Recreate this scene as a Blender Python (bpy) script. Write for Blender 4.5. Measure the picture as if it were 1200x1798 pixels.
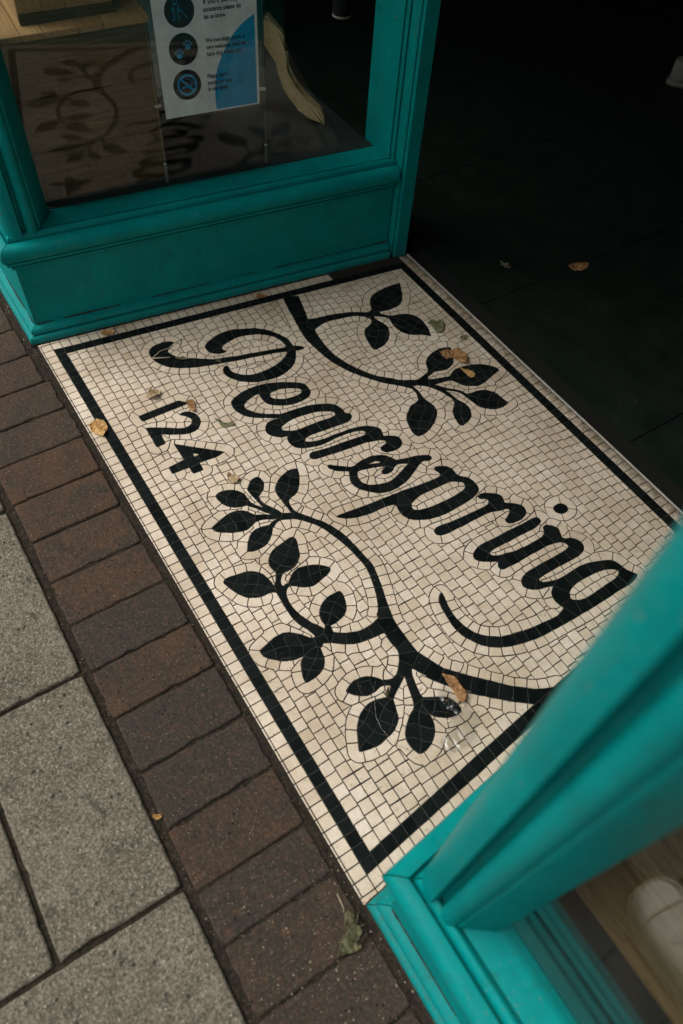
import bpy, bmesh, math, random
import numpy as np
from mathutils import Matrix, Vector, noise

for o in list(bpy.data.objects):
    bpy.data.objects.remove(o)
scene = bpy.context.scene
COL = scene.collection
rnd = random.Random(7)
nrng = np.random.default_rng(11)

# ------------------------------------------------------------------ camera
CAMH = 1.4
RC = ((0.5374905, 0.84161431, 0.05281398),      # camera right
      (0.70281184, -0.41247447, -0.57958635),   # camera down
      (-0.46600374, 0.34864045, -0.81319761))   # camera forward
F_PX, PXW, PXH = 1326.6, 1200.0, 1798.0
cam_data = bpy.data.cameras.new('camera')
cam = bpy.data.objects.new('camera', cam_data)
COL.objects.link(cam)
rgt, dwn, fwd = (Vector(r) for r in RC)
m3 = Matrix((rgt, -dwn, -fwd)).transposed()
cam.matrix_world = Matrix.Translation((0, 0, CAMH)) @ m3.to_4x4()
cam_data.sensor_fit = 'VERTICAL'
cam_data.sensor_height = 36.0
cam_data.sensor_width = 24.0
cam_data.lens = 36.0 * F_PX / PXH
cam_data.clip_start = 0.02
cam_data.clip_end = 2000.0
cam_data.dof.use_dof = True
cam_data.dof.focus_distance = 1.75
cam_data.dof.aperture_fstop = 2.7
scene.camera = cam

# ------------------------------------------------------------------ sky, sun, exposure
SUN_EL, SUN_AZ = 55.0, 220.0          # azimuth from +Y clockwise: from the street
world = bpy.data.worlds.new('World')
scene.world = world
world.use_nodes = True
wn = world.node_tree
wn.nodes.clear()
sky = wn.nodes.new('ShaderNodeTexSky')
sky.sky_type = 'NISHITA'
sky.sun_disc = False
sky.sun_elevation = math.radians(SUN_EL)
sky.sun_rotation = math.radians(SUN_AZ)
sky.air_density = 1.0
sky.dust_density = 4.0
sky.ozone_density = 1.0
hs = wn.nodes.new('ShaderNodeHueSaturation')
hs.inputs['Saturation'].default_value = 0.10       # overcast: nearly white light
bgn = wn.nodes.new('ShaderNodeBackground')
bgn.inputs['Strength'].default_value = 0.095
won = wn.nodes.new('ShaderNodeOutputWorld')
wn.links.new(sky.outputs['Color'], hs.inputs['Color'])
wn.links.new(hs.outputs['Color'], bgn.inputs['Color'])
wn.links.new(bgn.outputs['Background'], won.inputs['Surface'])

sun_data = bpy.data.lights.new('sun', 'SUN')
sun_data.energy = 1.1
sun_data.angle = math.radians(45)
sun_data.color = (1.0, 0.93, 0.85)
sun = bpy.data.objects.new('sun', sun_data)
COL.objects.link(sun)
az = math.radians(SUN_AZ)
sdir = Vector((math.sin(az) * math.cos(math.radians(SUN_EL)), math.cos(az) * math.cos(math.radians(SUN_EL)), math.sin(math.radians(SUN_EL))))
sun.rotation_euler = sdir.to_track_quat('Z', 'Y').to_euler()
sun.location = sdir * 20

vs = scene.view_settings
vs.view_transform = 'Standard'
vs.look = 'None'
vs.exposure = 0.75
vs.gamma = 1.0
vs.use_curve_mapping = False
scene.render.engine = 'CYCLES'
scene.render.resolution_x = 683
scene.render.resolution_y = 1024
scene.cycles.max_bounces = 7
scene.cycles.transparent_max_bounces = 14
scene.cycles.sample_clamp_indirect = 4.0

# ------------------------------------------------------------------ helpers
def link(o, parent=None):
    COL.objects.link(o)
    if parent is not None:
        o.parent = parent
    return o

def mesh_obj(name, verts, faces, mat=None, parent=None, smooth=False):
    me = bpy.data.meshes.new(name)
    me.from_pydata([tuple(v) for v in verts], [], [tuple(f) for f in faces])
    me.update()
    if mat:
        me.materials.append(mat)
    if smooth:
        for p in me.polygons:
            p.use_smooth = True
    return link(bpy.data.objects.new(name, me), parent)

def bm_obj(name, bm, mat=None, parent=None, smooth=False):
    me = bpy.data.meshes.new(name)
    bmesh.ops.recalc_face_normals(bm, faces=bm.faces[:])
    bm.to_mesh(me)
    bm.free()
    if mat:
        me.materials.append(mat)
    if smooth:
        for p in me.polygons:
            p.use_smooth = True
    return link(bpy.data.objects.new(name, me), parent)

def tag(o, label, cat=None, group=None, kind=None):
    if label:
        o['label'] = label
    if cat:
        o['category'] = cat
    if group:
        o['group'] = group
    if kind:
        o['kind'] = kind
    return o

def empty(name, loc=(0, 0, 0)):
    o = bpy.data.objects.new(name, None)
    o.location = loc
    o.empty_display_size = 0.1
    return link(o)

def auto_smooth(o, ang=35):
    me = o.data
    for p in me.polygons:
        p.use_smooth = True
    bm = bmesh.new()
    bm.from_mesh(me)
    for e in bm.edges:
        if len(e.link_faces) == 2 and e.calc_face_angle(0) > math.radians(ang):
            e.smooth = False
    bm.to_mesh(me)
    bm.free()

# ------------------------------------------------------------------ materials
class NT:
    def __init__(self, name):
        self.m = bpy.data.materials.new(name)
        self.m.use_nodes = True
        self.t = self.m.node_tree
        self.t.nodes.clear()
        self.out = self.n('ShaderNodeOutputMaterial')
    def n(self, typ, **kw):
        nd = self.t.nodes.new(typ)
        for k, v in kw.items():
            if k[0] == '_':
                setattr(nd, k[1:], v)
        return nd
    def l(self, a, b):
        self.t.links.new(a, b)
    def coord(self, kind='Object'):
        return self.n('ShaderNodeTexCoord').outputs[kind]
    def worldpos(self):
        return self.n('ShaderNodeNewGeometry').outputs['Position']
    def scale(self, vec, s):
        mp = self.n('ShaderNodeMapping')
        mp.inputs['Scale'].default_value = s if hasattr(s, '__len__') else (s, s, s)
        self.l(vec, mp.inputs['Vector'])
        return mp.outputs['Vector']
    def noise(self, vec, scale, detail=4, rough=0.55, dist=0.0):
        nd = self.n('ShaderNodeTexNoise')
        nd.inputs['Scale'].default_value = scale
        nd.inputs['Detail'].default_value = detail
        nd.inputs['Roughness'].default_value = rough
        nd.inputs['Distortion'].default_value = dist
        self.l(vec, nd.inputs['Vector'])
        return nd.outputs['Fac']
    def voro(self, vec, scale, feature='F1', rand=1.0):
        nd = self.n('ShaderNodeTexVoronoi')
        nd.feature = feature
        nd.inputs['Scale'].default_value = scale
        nd.inputs['Randomness'].default_value = rand
        self.l(vec, nd.inputs['Vector'])
        return nd
    def ramp(self, fac, stops, interp='LINEAR'):
        nd = self.n('ShaderNodeValToRGB')
        cr = nd.color_ramp
        cr.interpolation = interp
        while len(cr.elements) < len(stops):
            cr.elements.new(0.5)
        for e, (p, c) in zip(cr.elements, stops):
            e.position = p
            e.color = (c, c, c, 1) if not hasattr(c, '__len__') else (*c, 1)
        self.l(fac, nd.inputs['Fac'])
        return nd.outputs['Color']
    def mix(self, fac, a, b, blend='MIX'):
        nd = self.n('ShaderNodeMix')
        nd.data_type = 'RGBA'
        nd.blend_type = blend
        for si, v in ((0, fac), (6, a), (7, b)):
            sock = nd.inputs[si]
            if isinstance(v, (int, float)):
                sock.default_value = v if si == 0 else (v, v, v, 1)
            elif hasattr(v, '__len__'):
                sock.default_value = (*v, 1)
            else:
                self.l(v, sock)
        return nd.outputs[2]
    def math(self, op, a, b=0.0, clamp=False):
        nd = self.n('ShaderNodeMath')
        nd.operation = op
        nd.use_clamp = clamp
        for sock, v in ((nd.inputs[0], a), (nd.inputs[1], b)):
            if isinstance(v, (int, float)):
                sock.default_value = v
            else:
                self.l(v, sock)
        return nd.outputs[0]
    def bump(self, h, strength=0.3, dist=0.001):
        nd = self.n('ShaderNodeBump')
        nd.inputs['Strength'].default_value = strength
        nd.inputs['Distance'].default_value = dist
        self.l(h, nd.inputs['Height'])
        return nd.outputs['Normal']
    def bsdf(self, color, rough=0.5, normal=None, spec=0.5, metal=0.0, coat=0.0):
        nd = self.n('ShaderNodeBsdfPrincipled')
        for key, v in (('Base Color', color), ('Roughness', rough), ('Metallic', metal)):
            if isinstance(v, (int, float)):
                nd.inputs[key].default_value = v
            elif hasattr(v, '__len__'):
                nd.inputs[key].default_value = (*v, 1)
            else:
                self.l(v, nd.inputs[key])
        nd.inputs['Specular IOR Level'].default_value = spec
        nd.inputs['Coat Weight'].default_value = coat
        nd.inputs['Coat Roughness'].default_value = 0.15
        if normal is not None:
            self.l(normal, nd.inputs['Normal'])
        self.l(nd.outputs['BSDF'], self.out.inputs['Surface'])
        return nd

def make_materials():
    M = {}
    # --- pale tesserae: marble-like, stained, each tile its own tone
    k = NT('pale_tile')
    pos = k.worldpos()
    at = k.n('ShaderNodeAttribute'); at.attribute_name = 'tone'
    tone = at.outputs['Fac']
    base = k.ramp(tone, [(0.0, (0.52, 0.42, 0.30)), (0.35, (0.64, 0.54, 0.415)), (0.8, (0.70, 0.60, 0.48)), (1.0, (0.73, 0.645, 0.535))])
    cloud = k.noise(pos, 55, 5, 0.65)
    base = k.mix(k.ramp(cloud, [(0.42, 0.0), (0.75, 0.5)]), base, (0.43, 0.33, 0.22))
    fine = k.noise(pos, 420, 3, 0.6)
    base = k.mix(k.ramp(fine, [(0.55, 0.0), (0.78, 0.35)]), base, (0.30, 0.22, 0.14))
    pits = k.noise(k.scale(pos, (1, 1, 1)), 260, 2, 0.5, 0.4)
    base = k.mix(k.ramp(pits, [(0.70, 0.0), (0.76, 0.8)]), base, (0.10, 0.07, 0.045))
    big = k.noise(pos, 5.5, 5, 0.6)
    base = k.mix(k.ramp(big, [(0.43, 0.0), (0.72, 0.62)]), base, (0.35, 0.26, 0.165))
    spot = k.noise(pos, 95, 3, 0.6, 0.5)
    base = k.mix(k.ramp(spot, [(0.64, 0.0), (0.72, 0.7)]), base, (0.20, 0.145, 0.09))
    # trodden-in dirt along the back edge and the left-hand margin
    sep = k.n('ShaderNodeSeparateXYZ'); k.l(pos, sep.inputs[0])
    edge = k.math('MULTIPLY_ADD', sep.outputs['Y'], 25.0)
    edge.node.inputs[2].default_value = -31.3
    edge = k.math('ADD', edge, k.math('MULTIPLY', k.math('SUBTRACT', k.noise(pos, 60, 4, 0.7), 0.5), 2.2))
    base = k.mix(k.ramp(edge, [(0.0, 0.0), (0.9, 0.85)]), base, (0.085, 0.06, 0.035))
    nb = k.bump(k.math('ADD', cloud, k.math('MULTIPLY', pits, 0.6)), 0.35, 0.0006)
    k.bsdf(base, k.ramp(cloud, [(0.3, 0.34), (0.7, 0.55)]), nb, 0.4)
    M['pale'] = k.m
    # --- black tesserae
    k = NT('black_tile')
    pos = k.worldpos()
    at = k.n('ShaderNodeAttribute'); at.attribute_name = 'tone'
    base = k.ramp(at.outputs['Fac'], [(0.0, (0.0030, 0.0050, 0.0046)), (1.0, (0.0075, 0.0105, 0.0095))])
    dust = k.noise(pos, 900, 2, 0.5)
    base = k.mix(k.ramp(dust, [(0.70, 0.0), (0.76, 0.5)]), base, (0.16, 0.15, 0.13))
    cl = k.noise(pos, 40, 5, 0.65)
    base = k.mix(k.ramp(cl, [(0.48, 0.0), (0.8, 0.35)]), base, (0.022, 0.023, 0.020))
    k.bsdf(base, k.ramp(cl, [(0.3, 0.36), (0.7, 0.55)]), k.bump(cl, 0.25, 0.0005), 0.05)
    M['black'] = k.m
    # --- grout
    k = NT('grout')
    pos = k.worldpos()
    nz = k.noise(pos, 500, 4, 0.6)
    k.bsdf(k.ramp(nz, [(0.3, (0.010, 0.008, 0.006)), (0.7, (0.034, 0.028, 0.021))]), 0.9, k.bump(nz, 0.5, 0.001), 0.2)
    M['grout'] = k.m
    k = NT('pale_grout')
    pos = k.worldpos()
    nz = k.noise(pos, 300, 4, 0.6)
    k.bsdf(k.ramp(nz, [(0.3, (0.022, 0.024, 0.020)), (0.7, (0.075, 0.075, 0.064))]), 0.9, None, 0.2)
    M['pale_grout'] = k.m
    # --- teal gloss paint, brushed on wood, worn
    k = NT('teal_paint')
    pos = k.worldpos()
    n1 = k.noise(pos, 9, 5, 0.65)
    base = k.mix(k.ramp(n1, [(0.35, 0.0), (0.7, 1.0)]), (0.0, 0.190, 0.182), (0.0, 0.245, 0.233))
    dirt = k.noise(pos, 38, 6, 0.72, 0.3)
    base = k.mix(k.ramp(dirt, [(0.55, 0.0), (0.80, 0.6)]), base, (0.018, 0.070, 0.060))
    streak = k.noise(k.scale(pos, (60, 60, 5)), 2.2, 4, 0.6)
    base = k.mix(k.ramp(streak, [(0.56, 0.0), (0.76, 0.35)]), base, (0.03, 0.10, 0.088))
    # splashed street dirt on the lowest few centimetres
    sep = k.n('ShaderNodeSeparateXYZ'); k.l(pos, sep.inputs[0])
    lowz = k.math('MULTIPLY_ADD', sep.outputs['Z'], -22.0)
    lowz.node.inputs[2].default_value = 1.0
    spl = k.math('MULTIPLY', lowz, k.ramp(k.noise(pos, 120, 5, 0.7), [(0.45, 0.0), (0.68, 1.0)]), True)
    base = k.mix(k.math('MULTIPLY', spl, 0.75), base, (0.055, 0.075, 0.060))
    # chipped film: pale undercoat and bare wood
    chips = k.noise(pos, 170, 5, 0.75, 0.8)
    gate = k.noise(pos, 11, 4, 0.65)
    chipm = k.math('MULTIPLY', k.ramp(chips, [(0.610, 0.0), (0.640, 1.0)]), k.ramp(gate, [(0.48, 0.0), (0.58, 1.0)]))
    cc = k.mix(k.ramp(k.noise(pos, 60, 2), [(0.45, 0.0), (0.55, 1.0)]), (0.10, 0.28, 0.25), (0.16, 0.11, 0.085))
    base = k.mix(chipm, base, cc)
    brush = k.noise(k.scale(pos, (9, 9, 260)), 5, 4, 0.6)
    h = k.math('ADD', k.math('MULTIPLY', brush, 0.7), k.math('MULTIPLY', k.noise(pos, 60, 4, 0.6), 1.0))
    h = k.math('SUBTRACT', h, k.math('MULTIPLY', chipm, 0.9))
    k.bsdf(base, k.ramp(n1, [(0.3, 0.28), (0.7, 0.44)]), k.bump(h, 0.35, 0.0014), 0.09)
    M['teal'] = k.m
    # --- clay pavers: every brick its own mix of red and blue-grey
    k = NT('clay_paver')
    pos = k.worldpos()
    oi = k.n('ShaderNodeObjectInfo')
    r = oi.outputs['Random']
    tone = k.ramp(r, [(0.0, (0.046, 0.035, 0.025)), (0.22, (0.074, 0.039, 0.022)), (0.42, (0.038, 0.032, 0.024)), (0.62, (0.088, 0.043, 0.023)), (0.82, (0.055, 0.037, 0.025)), (1.0, (0.035, 0.031, 0.025))])
    cl = k.noise(pos, 13, 5, 0.65, 0.4)
    base = k.mix(k.ramp(cl, [(0.40, 0.0), (0.64, 0.85)]), tone, (0.030, 0.027, 0.021))
    red = k.noise(pos, 60, 5, 0.75)
    base = k.mix(k.ramp(red, [(0.52, 0.0), (0.72, 0.75)]), base, (0.115, 0.050, 0.026))
    grey = k.noise(pos, 160, 5, 0.88)
    base = k.mix(k.ramp(grey, [(0.50, 0.0), (0.68, 0.6)]), base, (0.15, 0.112, 0.078))
    base = k.mix(k.ramp(grey, [(0.30, 0.75), (0.46, 0.0)]), base, (0.010, 0.009, 0.008))
    v = k.voro(pos, 190)
    spk = k.math('MULTIPLY', k.ramp(v.outputs['Distance'], [(0.10, 1.0), (0.20, 0.0)]), k.ramp(v.outputs['Color'], [(0.70, 0.0), (0.74, 1.0)]))
    base = k.mix(k.math('MULTIPLY', spk, 0.8), base, (0.42, 0.36, 0.28))
    v2 = k.voro(pos, 95)
    pit = k.math('MULTIPLY', k.ramp(v2.outputs['Distance'], [(0.10, 1.0), (0.22, 0.0)]), k.ramp(v2.outputs['Color'], [(0.28, 1.0), (0.32, 0.0)]))
    base = k.mix(pit, base, (0.010, 0.009, 0.008))
    h = k.math('ADD', grey, k.math('SUBTRACT', k.math('MULTIPLY', spk, 0.4), k.math('MULTIPLY', pit, 1.2)))
    k.bsdf(base, 0.85, k.bump(k.math('ADD', h, red), 0.9, 0.0024), 0.25)
    M['paver'] = k.m
    # --- concrete slab with exposed aggregate, stained and pitted
    k = NT('concrete_slab')
    pos = k.worldpos()
    cl = k.noise(pos, 6, 6, 0.68)
    base = k.mix(k.ramp(cl, [(0.36, 0.0), (0.66, 1.0)]), (0.205, 0.180, 0.134), (0.120, 0.105, 0.077))
    md = k.noise(pos, 34, 5, 0.75)
    base = k.mix(k.ramp(md, [(0.50, 0.0), (0.74, 0.65)]), base, (0.075, 0.066, 0.050))
    gr = k.noise(pos, 215, 5, 0.88)
    base = k.mix(k.ramp(gr, [(0.38, 0.95), (0.50, 0.0)]), base, (0.035, 0.031, 0.024))
    base = k.mix(k.ramp(gr, [(0.53, 0.0), (0.63, 0.85)]), base, (0.40, 0.365, 0.29))
    v = k.voro(pos, 125)
    spk = k.math('MULTIPLY', k.ramp(v.outputs['Distance'], [(0.12, 1.0), (0.30, 0.0)]), k.ramp(v.outputs['Color'], [(0.66, 0.0), (0.70, 1.0)]))
    base = k.mix(k.math('MULTIPLY', spk, 0.85), base, (0.50, 0.46, 0.385))
    v2 = k.voro(pos, 70)
    spd = k.math('MULTIPLY', k.ramp(v2.outputs['Distance'], [(0.12, 1.0), (0.30, 0.0)]), k.ramp(v2.outputs['Color'], [(0.22, 1.0), (0.27, 0.0)]))
    base = k.mix(k.math('MULTIPLY', spd, 0.75), base, (0.040, 0.036, 0.028))
    blot = k.noise(pos, 24, 3, 0.6, 0.6)
    base = k.mix(k.ramp(blot, [(0.66, 0.0), (0.71, 0.6)]), base, (0.045, 0.041, 0.032))
    h = k.math('ADD', gr, k.math('SUBTRACT', spk, k.math('MULTIPLY', spd, 1.4)))
    k.bsdf(base, 0.92, k.bump(h, 0.85, 0.0028), 0.2)
    M['slab'] = k.m
    # --- dirt in joints
    k = NT('joint_dirt')
    pos = k.worldpos()
    a = k.noise(pos, 130, 5, 0.7)
    base = k.ramp(a, [(0.32, (0.010, 0.009, 0.007)), (0.55, (0.032, 0.025, 0.018)), (0.75, (0.085, 0.065, 0.045))])
    moss = k.noise(pos, 10, 4, 0.7)
    base = k.mix(k.ramp(moss, [(0.58, 0.0), (0.68, 0.7)]), base, (0.022, 0.028, 0.009))
    v = k.voro(pos, 240)
    base = k.mix(k.ramp(v.outputs['Distance'], [(0.06, 0.8), (0.13, 0.0)]), base, (0.20, 0.15, 0.09))
    k.bsdf(base, 0.95, k.bump(a, 0.9, 0.004), 0.15)
    M['dirt'] = k.m
    # --- shop floor tile, threshold metal, black for the floor bed and the doorway's drop shadow
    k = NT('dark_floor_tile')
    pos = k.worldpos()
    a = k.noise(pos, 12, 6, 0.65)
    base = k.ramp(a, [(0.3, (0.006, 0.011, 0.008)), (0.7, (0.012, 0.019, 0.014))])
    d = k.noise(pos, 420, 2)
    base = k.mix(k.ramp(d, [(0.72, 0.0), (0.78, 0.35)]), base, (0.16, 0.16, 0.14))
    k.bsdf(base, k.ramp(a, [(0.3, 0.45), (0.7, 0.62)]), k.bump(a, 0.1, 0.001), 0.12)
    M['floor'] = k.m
    k = NT('bed_and_shadow')
    k.bsdf((0.010, 0.010, 0.009), 0.8, None, 0.2)
    M['bed_and_shadow'] = k.m
    k = NT('brushed_metal')
    pos = k.worldpos()
    a = k.noise(pos, 80, 4)
    k.bsdf(k.ramp(a, [(0.3, (0.50, 0.47, 0.41)), (0.7, (0.72, 0.68, 0.61))]), 0.42, None, 0.5, 0.45)
    M['metal'] = k.m
    k = NT('steel_wire')
    k.bsdf((0.20, 0.20, 0.19), 0.4, None, 0.4, 0.6)
    M['wire'] = k.m
    # --- dark liner of the display
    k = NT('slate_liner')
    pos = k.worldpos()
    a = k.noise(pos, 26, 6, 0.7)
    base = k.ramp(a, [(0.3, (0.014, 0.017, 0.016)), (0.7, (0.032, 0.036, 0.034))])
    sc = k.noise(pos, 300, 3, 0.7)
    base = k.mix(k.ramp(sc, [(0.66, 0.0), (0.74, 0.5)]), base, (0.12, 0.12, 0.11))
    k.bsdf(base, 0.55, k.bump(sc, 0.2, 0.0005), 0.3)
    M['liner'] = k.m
    # --- wood: stained oak boards, pale plywood, pine
    def wood(name, c1, c2, c3, axis_scale, rough=0.5):
        k = NT(name)
        oc = k.coord('Object')
        oi = k.n('ShaderNodeObjectInfo')
        add = k.n('ShaderNodeVectorMath'); add.operation = 'ADD'
        k.l(oc, add.inputs[0])
        cmb = k.n('ShaderNodeCombineXYZ')
        for i in range(3):
            k.l(k.math('MULTIPLY', oi.outputs['Random'], 7.3 + i * 3.1), cmb.inputs[i])
        k.l(cmb.outputs[0], add.inputs[1])
        vv = k.scale(add.outputs[0], axis_scale)
        a = k.noise(vv, 7, 6, 0.62, 0.8)
        b = k.noise(vv, 30, 4, 0.6, 0.2)
        base = k.ramp(a, [(0.30, c1), (0.52, c2), (0.74, c3)])
        base = k.mix(k.ramp(b, [(0.50, 0.0), (0.72, 0.6)]), base, tuple(x * 0.45 for x in c1))
        tn = k.ramp(oi.outputs['Random'], [(0.0, 0.82), (1.0, 1.1)])
        base = k.mix(1.0, base, tn, 'MULTIPLY')
        k.bsdf(base, rough, k.bump(b, 0.25, 0.0008), 0.35)
        return k.m
    M['oak'] = wood('oak_board', (0.060, 0.036, 0.013), (0.100, 0.062, 0.024), (0.14, 0.090, 0.038), (1.2, 24, 24))
    M['oakx'] = wood('oak_floor', (0.12, 0.076, 0.034), (0.19, 0.124, 0.058), (0.25, 0.168, 0.082), (1.2, 20, 20))
    M['pine'] = wood('pine_board', (0.27, 0.145, 0.060), (0.40, 0.225, 0.095), (0.48, 0.29, 0.135), (26, 26, 1.3))
    M['ply'] = wood('pale_plywood', (0.66, 0.44, 0.22), (0.75, 0.52, 0.28), (0.80, 0.58, 0.33), (4, 4, 4), 0.4)
    # --- simple ones
    def plain(name, c, rough=0.5, spec=0.5, metal=0.0):
        k = NT(name)
        pos = k.worldpos()
        a = k.noise(pos, 30, 4, 0.6)
        base = k.mix(k.ramp(a, [(0.3, 0.0), (0.7, 1.0)]), tuple(x * 0.85 for x in c), tuple(min(1, x * 1.1) for x in c))
        k.bsdf(base, rough, k.bump(k.noise(pos, 260, 3), 0.06, 0.0006), spec, metal)
        return k.m
    M['paper'] = plain('printed_paper', (0.74, 0.75, 0.76), 0.6, 0.3)
    M['ink'] = plain('black_ink', (0.012, 0.014, 0.016), 0.6, 0.3)
    M['blue'] = plain('blue_ink', (0.012, 0.30, 0.56), 0.6, 0.3)
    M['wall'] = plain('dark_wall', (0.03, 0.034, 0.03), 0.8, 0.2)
    M['render'] = plain('painted_render', (0.45, 0.43, 0.38), 0.85, 0.2)
    M['asphalt'] = plain('asphalt', (0.05, 0.05, 0.05), 0.9, 0.2)
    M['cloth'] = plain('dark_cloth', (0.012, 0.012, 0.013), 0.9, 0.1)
    M['skin'] = plain('skin', (0.45, 0.27, 0.19), 0.5, 0.4)
    M['hair'] = plain('brown_hair', (0.03, 0.02, 0.012), 0.6, 0.3)
    M['canvas'] = plain('white_canvas', (0.66, 0.62, 0.56), 0.75, 0.25)
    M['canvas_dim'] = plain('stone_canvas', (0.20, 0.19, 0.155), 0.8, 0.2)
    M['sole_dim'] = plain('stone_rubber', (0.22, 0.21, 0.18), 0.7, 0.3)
    M['sole'] = plain('rubber_sole', (0.62, 0.58, 0.50), 0.6, 0.4)
    M['lace'] = plain('pale_lace', (0.72, 0.70, 0.66), 0.8, 0.2)
    M['twig'] = plain('dry_stalk', (0.45, 0.38, 0.26), 0.7, 0.3)
    M['stone'] = plain('grit_stone', (0.33, 0.27, 0.20), 0.8, 0.3)
    M['darkteal'] = plain('dark_teal_enamel', (0.004, 0.075, 0.075), 0.35, 0.5)
    # --- dry leaves
    def leafmat(name, c1, c2, c3):
        k = NT(name)
        oc = k.coord('Object')
        a = k.noise(oc, 75, 5, 0.7)
        base = k.ramp(a, [(0.34, c1), (0.52, c2), (0.70, c3)])
        vein = k.noise(k.scale(oc, (1, 5, 1)), 90, 4, 0.6)
        base = k.mix(k.ramp(vein, [(0.55, 0.0), (0.7, 0.5)]), base, tuple(x * 0.4 for x in c1))
        bs = k.bsdf(base, 0.65, k.bump(vein, 0.5, 0.0012), 0.3)
        return k.m
    M['leaf_brown'] = leafmat('brown_leaf', (0.14, 0.065, 0.025), (0.30, 0.155, 0.06), (0.44, 0.27, 0.12))
    M['leaf_gold'] = leafmat('gold_leaf', (0.24, 0.12, 0.035), (0.46, 0.27, 0.085), (0.60, 0.40, 0.17))
    M['leaf_tan'] = leafmat('tan_leaf', (0.20, 0.14, 0.07), (0.36, 0.265, 0.14), (0.46, 0.36, 0.22))
    M['leaf_green'] = leafmat('green_leaf', (0.034, 0.034, 0.015), (0.070, 0.068, 0.030), (0.135, 0.125, 0.060))
    M['leaf_grey'] = leafmat('grey_green_leaf', (0.075, 0.075, 0.035), (0.145, 0.14, 0.07), (0.22, 0.21, 0.11))
    # --- window glass and clear film: reflection by Fresnel, the rest passes straight through
    def clear(name, ior, tint, rough, extra=0.0):
        k = NT(name)
        fr = k.n('ShaderNodeFresnel')
        bk = k.n('ShaderNodeNewGeometry').outputs['Backfacing']      # a ray leaving the sheet meets the same step in index as one entering it
        mi = k.n('ShaderNodeMapRange')
        mi.inputs['To Min'].default_value = ior
        mi.inputs['To Max'].default_value = 1.0 / ior
        k.l(bk, mi.inputs['Value']); k.l(mi.outputs['Result'], fr.inputs['IOR'])
        tr = k.n('ShaderNodeBsdfTransparent'); tr.inputs['Color'].default_value = (*tint, 1)
        gl = k.n('ShaderNodeBsdfGlossy'); gl.inputs['Roughness'].default_value = rough
        mx = k.n('ShaderNodeMixShader')
        fac = k.math('ADD', fr.outputs[0], extra, True) if extra else fr.outputs[0]
        k.l(fac, mx.inputs[0]); k.l(tr.outputs[0], mx.inputs[1]); k.l(gl.outputs[0], mx.inputs[2])
        k.l(mx.outputs[0], k.out.inputs['Surface'])
        return k.m
    M['glass'] = clear('window_glass', 1.32, (0.93, 0.96, 0.95), 0.0)
    M['acrylic'] = clear('clear_acrylic', 1.45, (0.97, 0.98, 0.98), 0.02)
    M['film'] = clear('clear_film', 1.5, (0.90, 0.90, 0.89), 0.22, 0.05)
    return M
M = make_materials()

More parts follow.
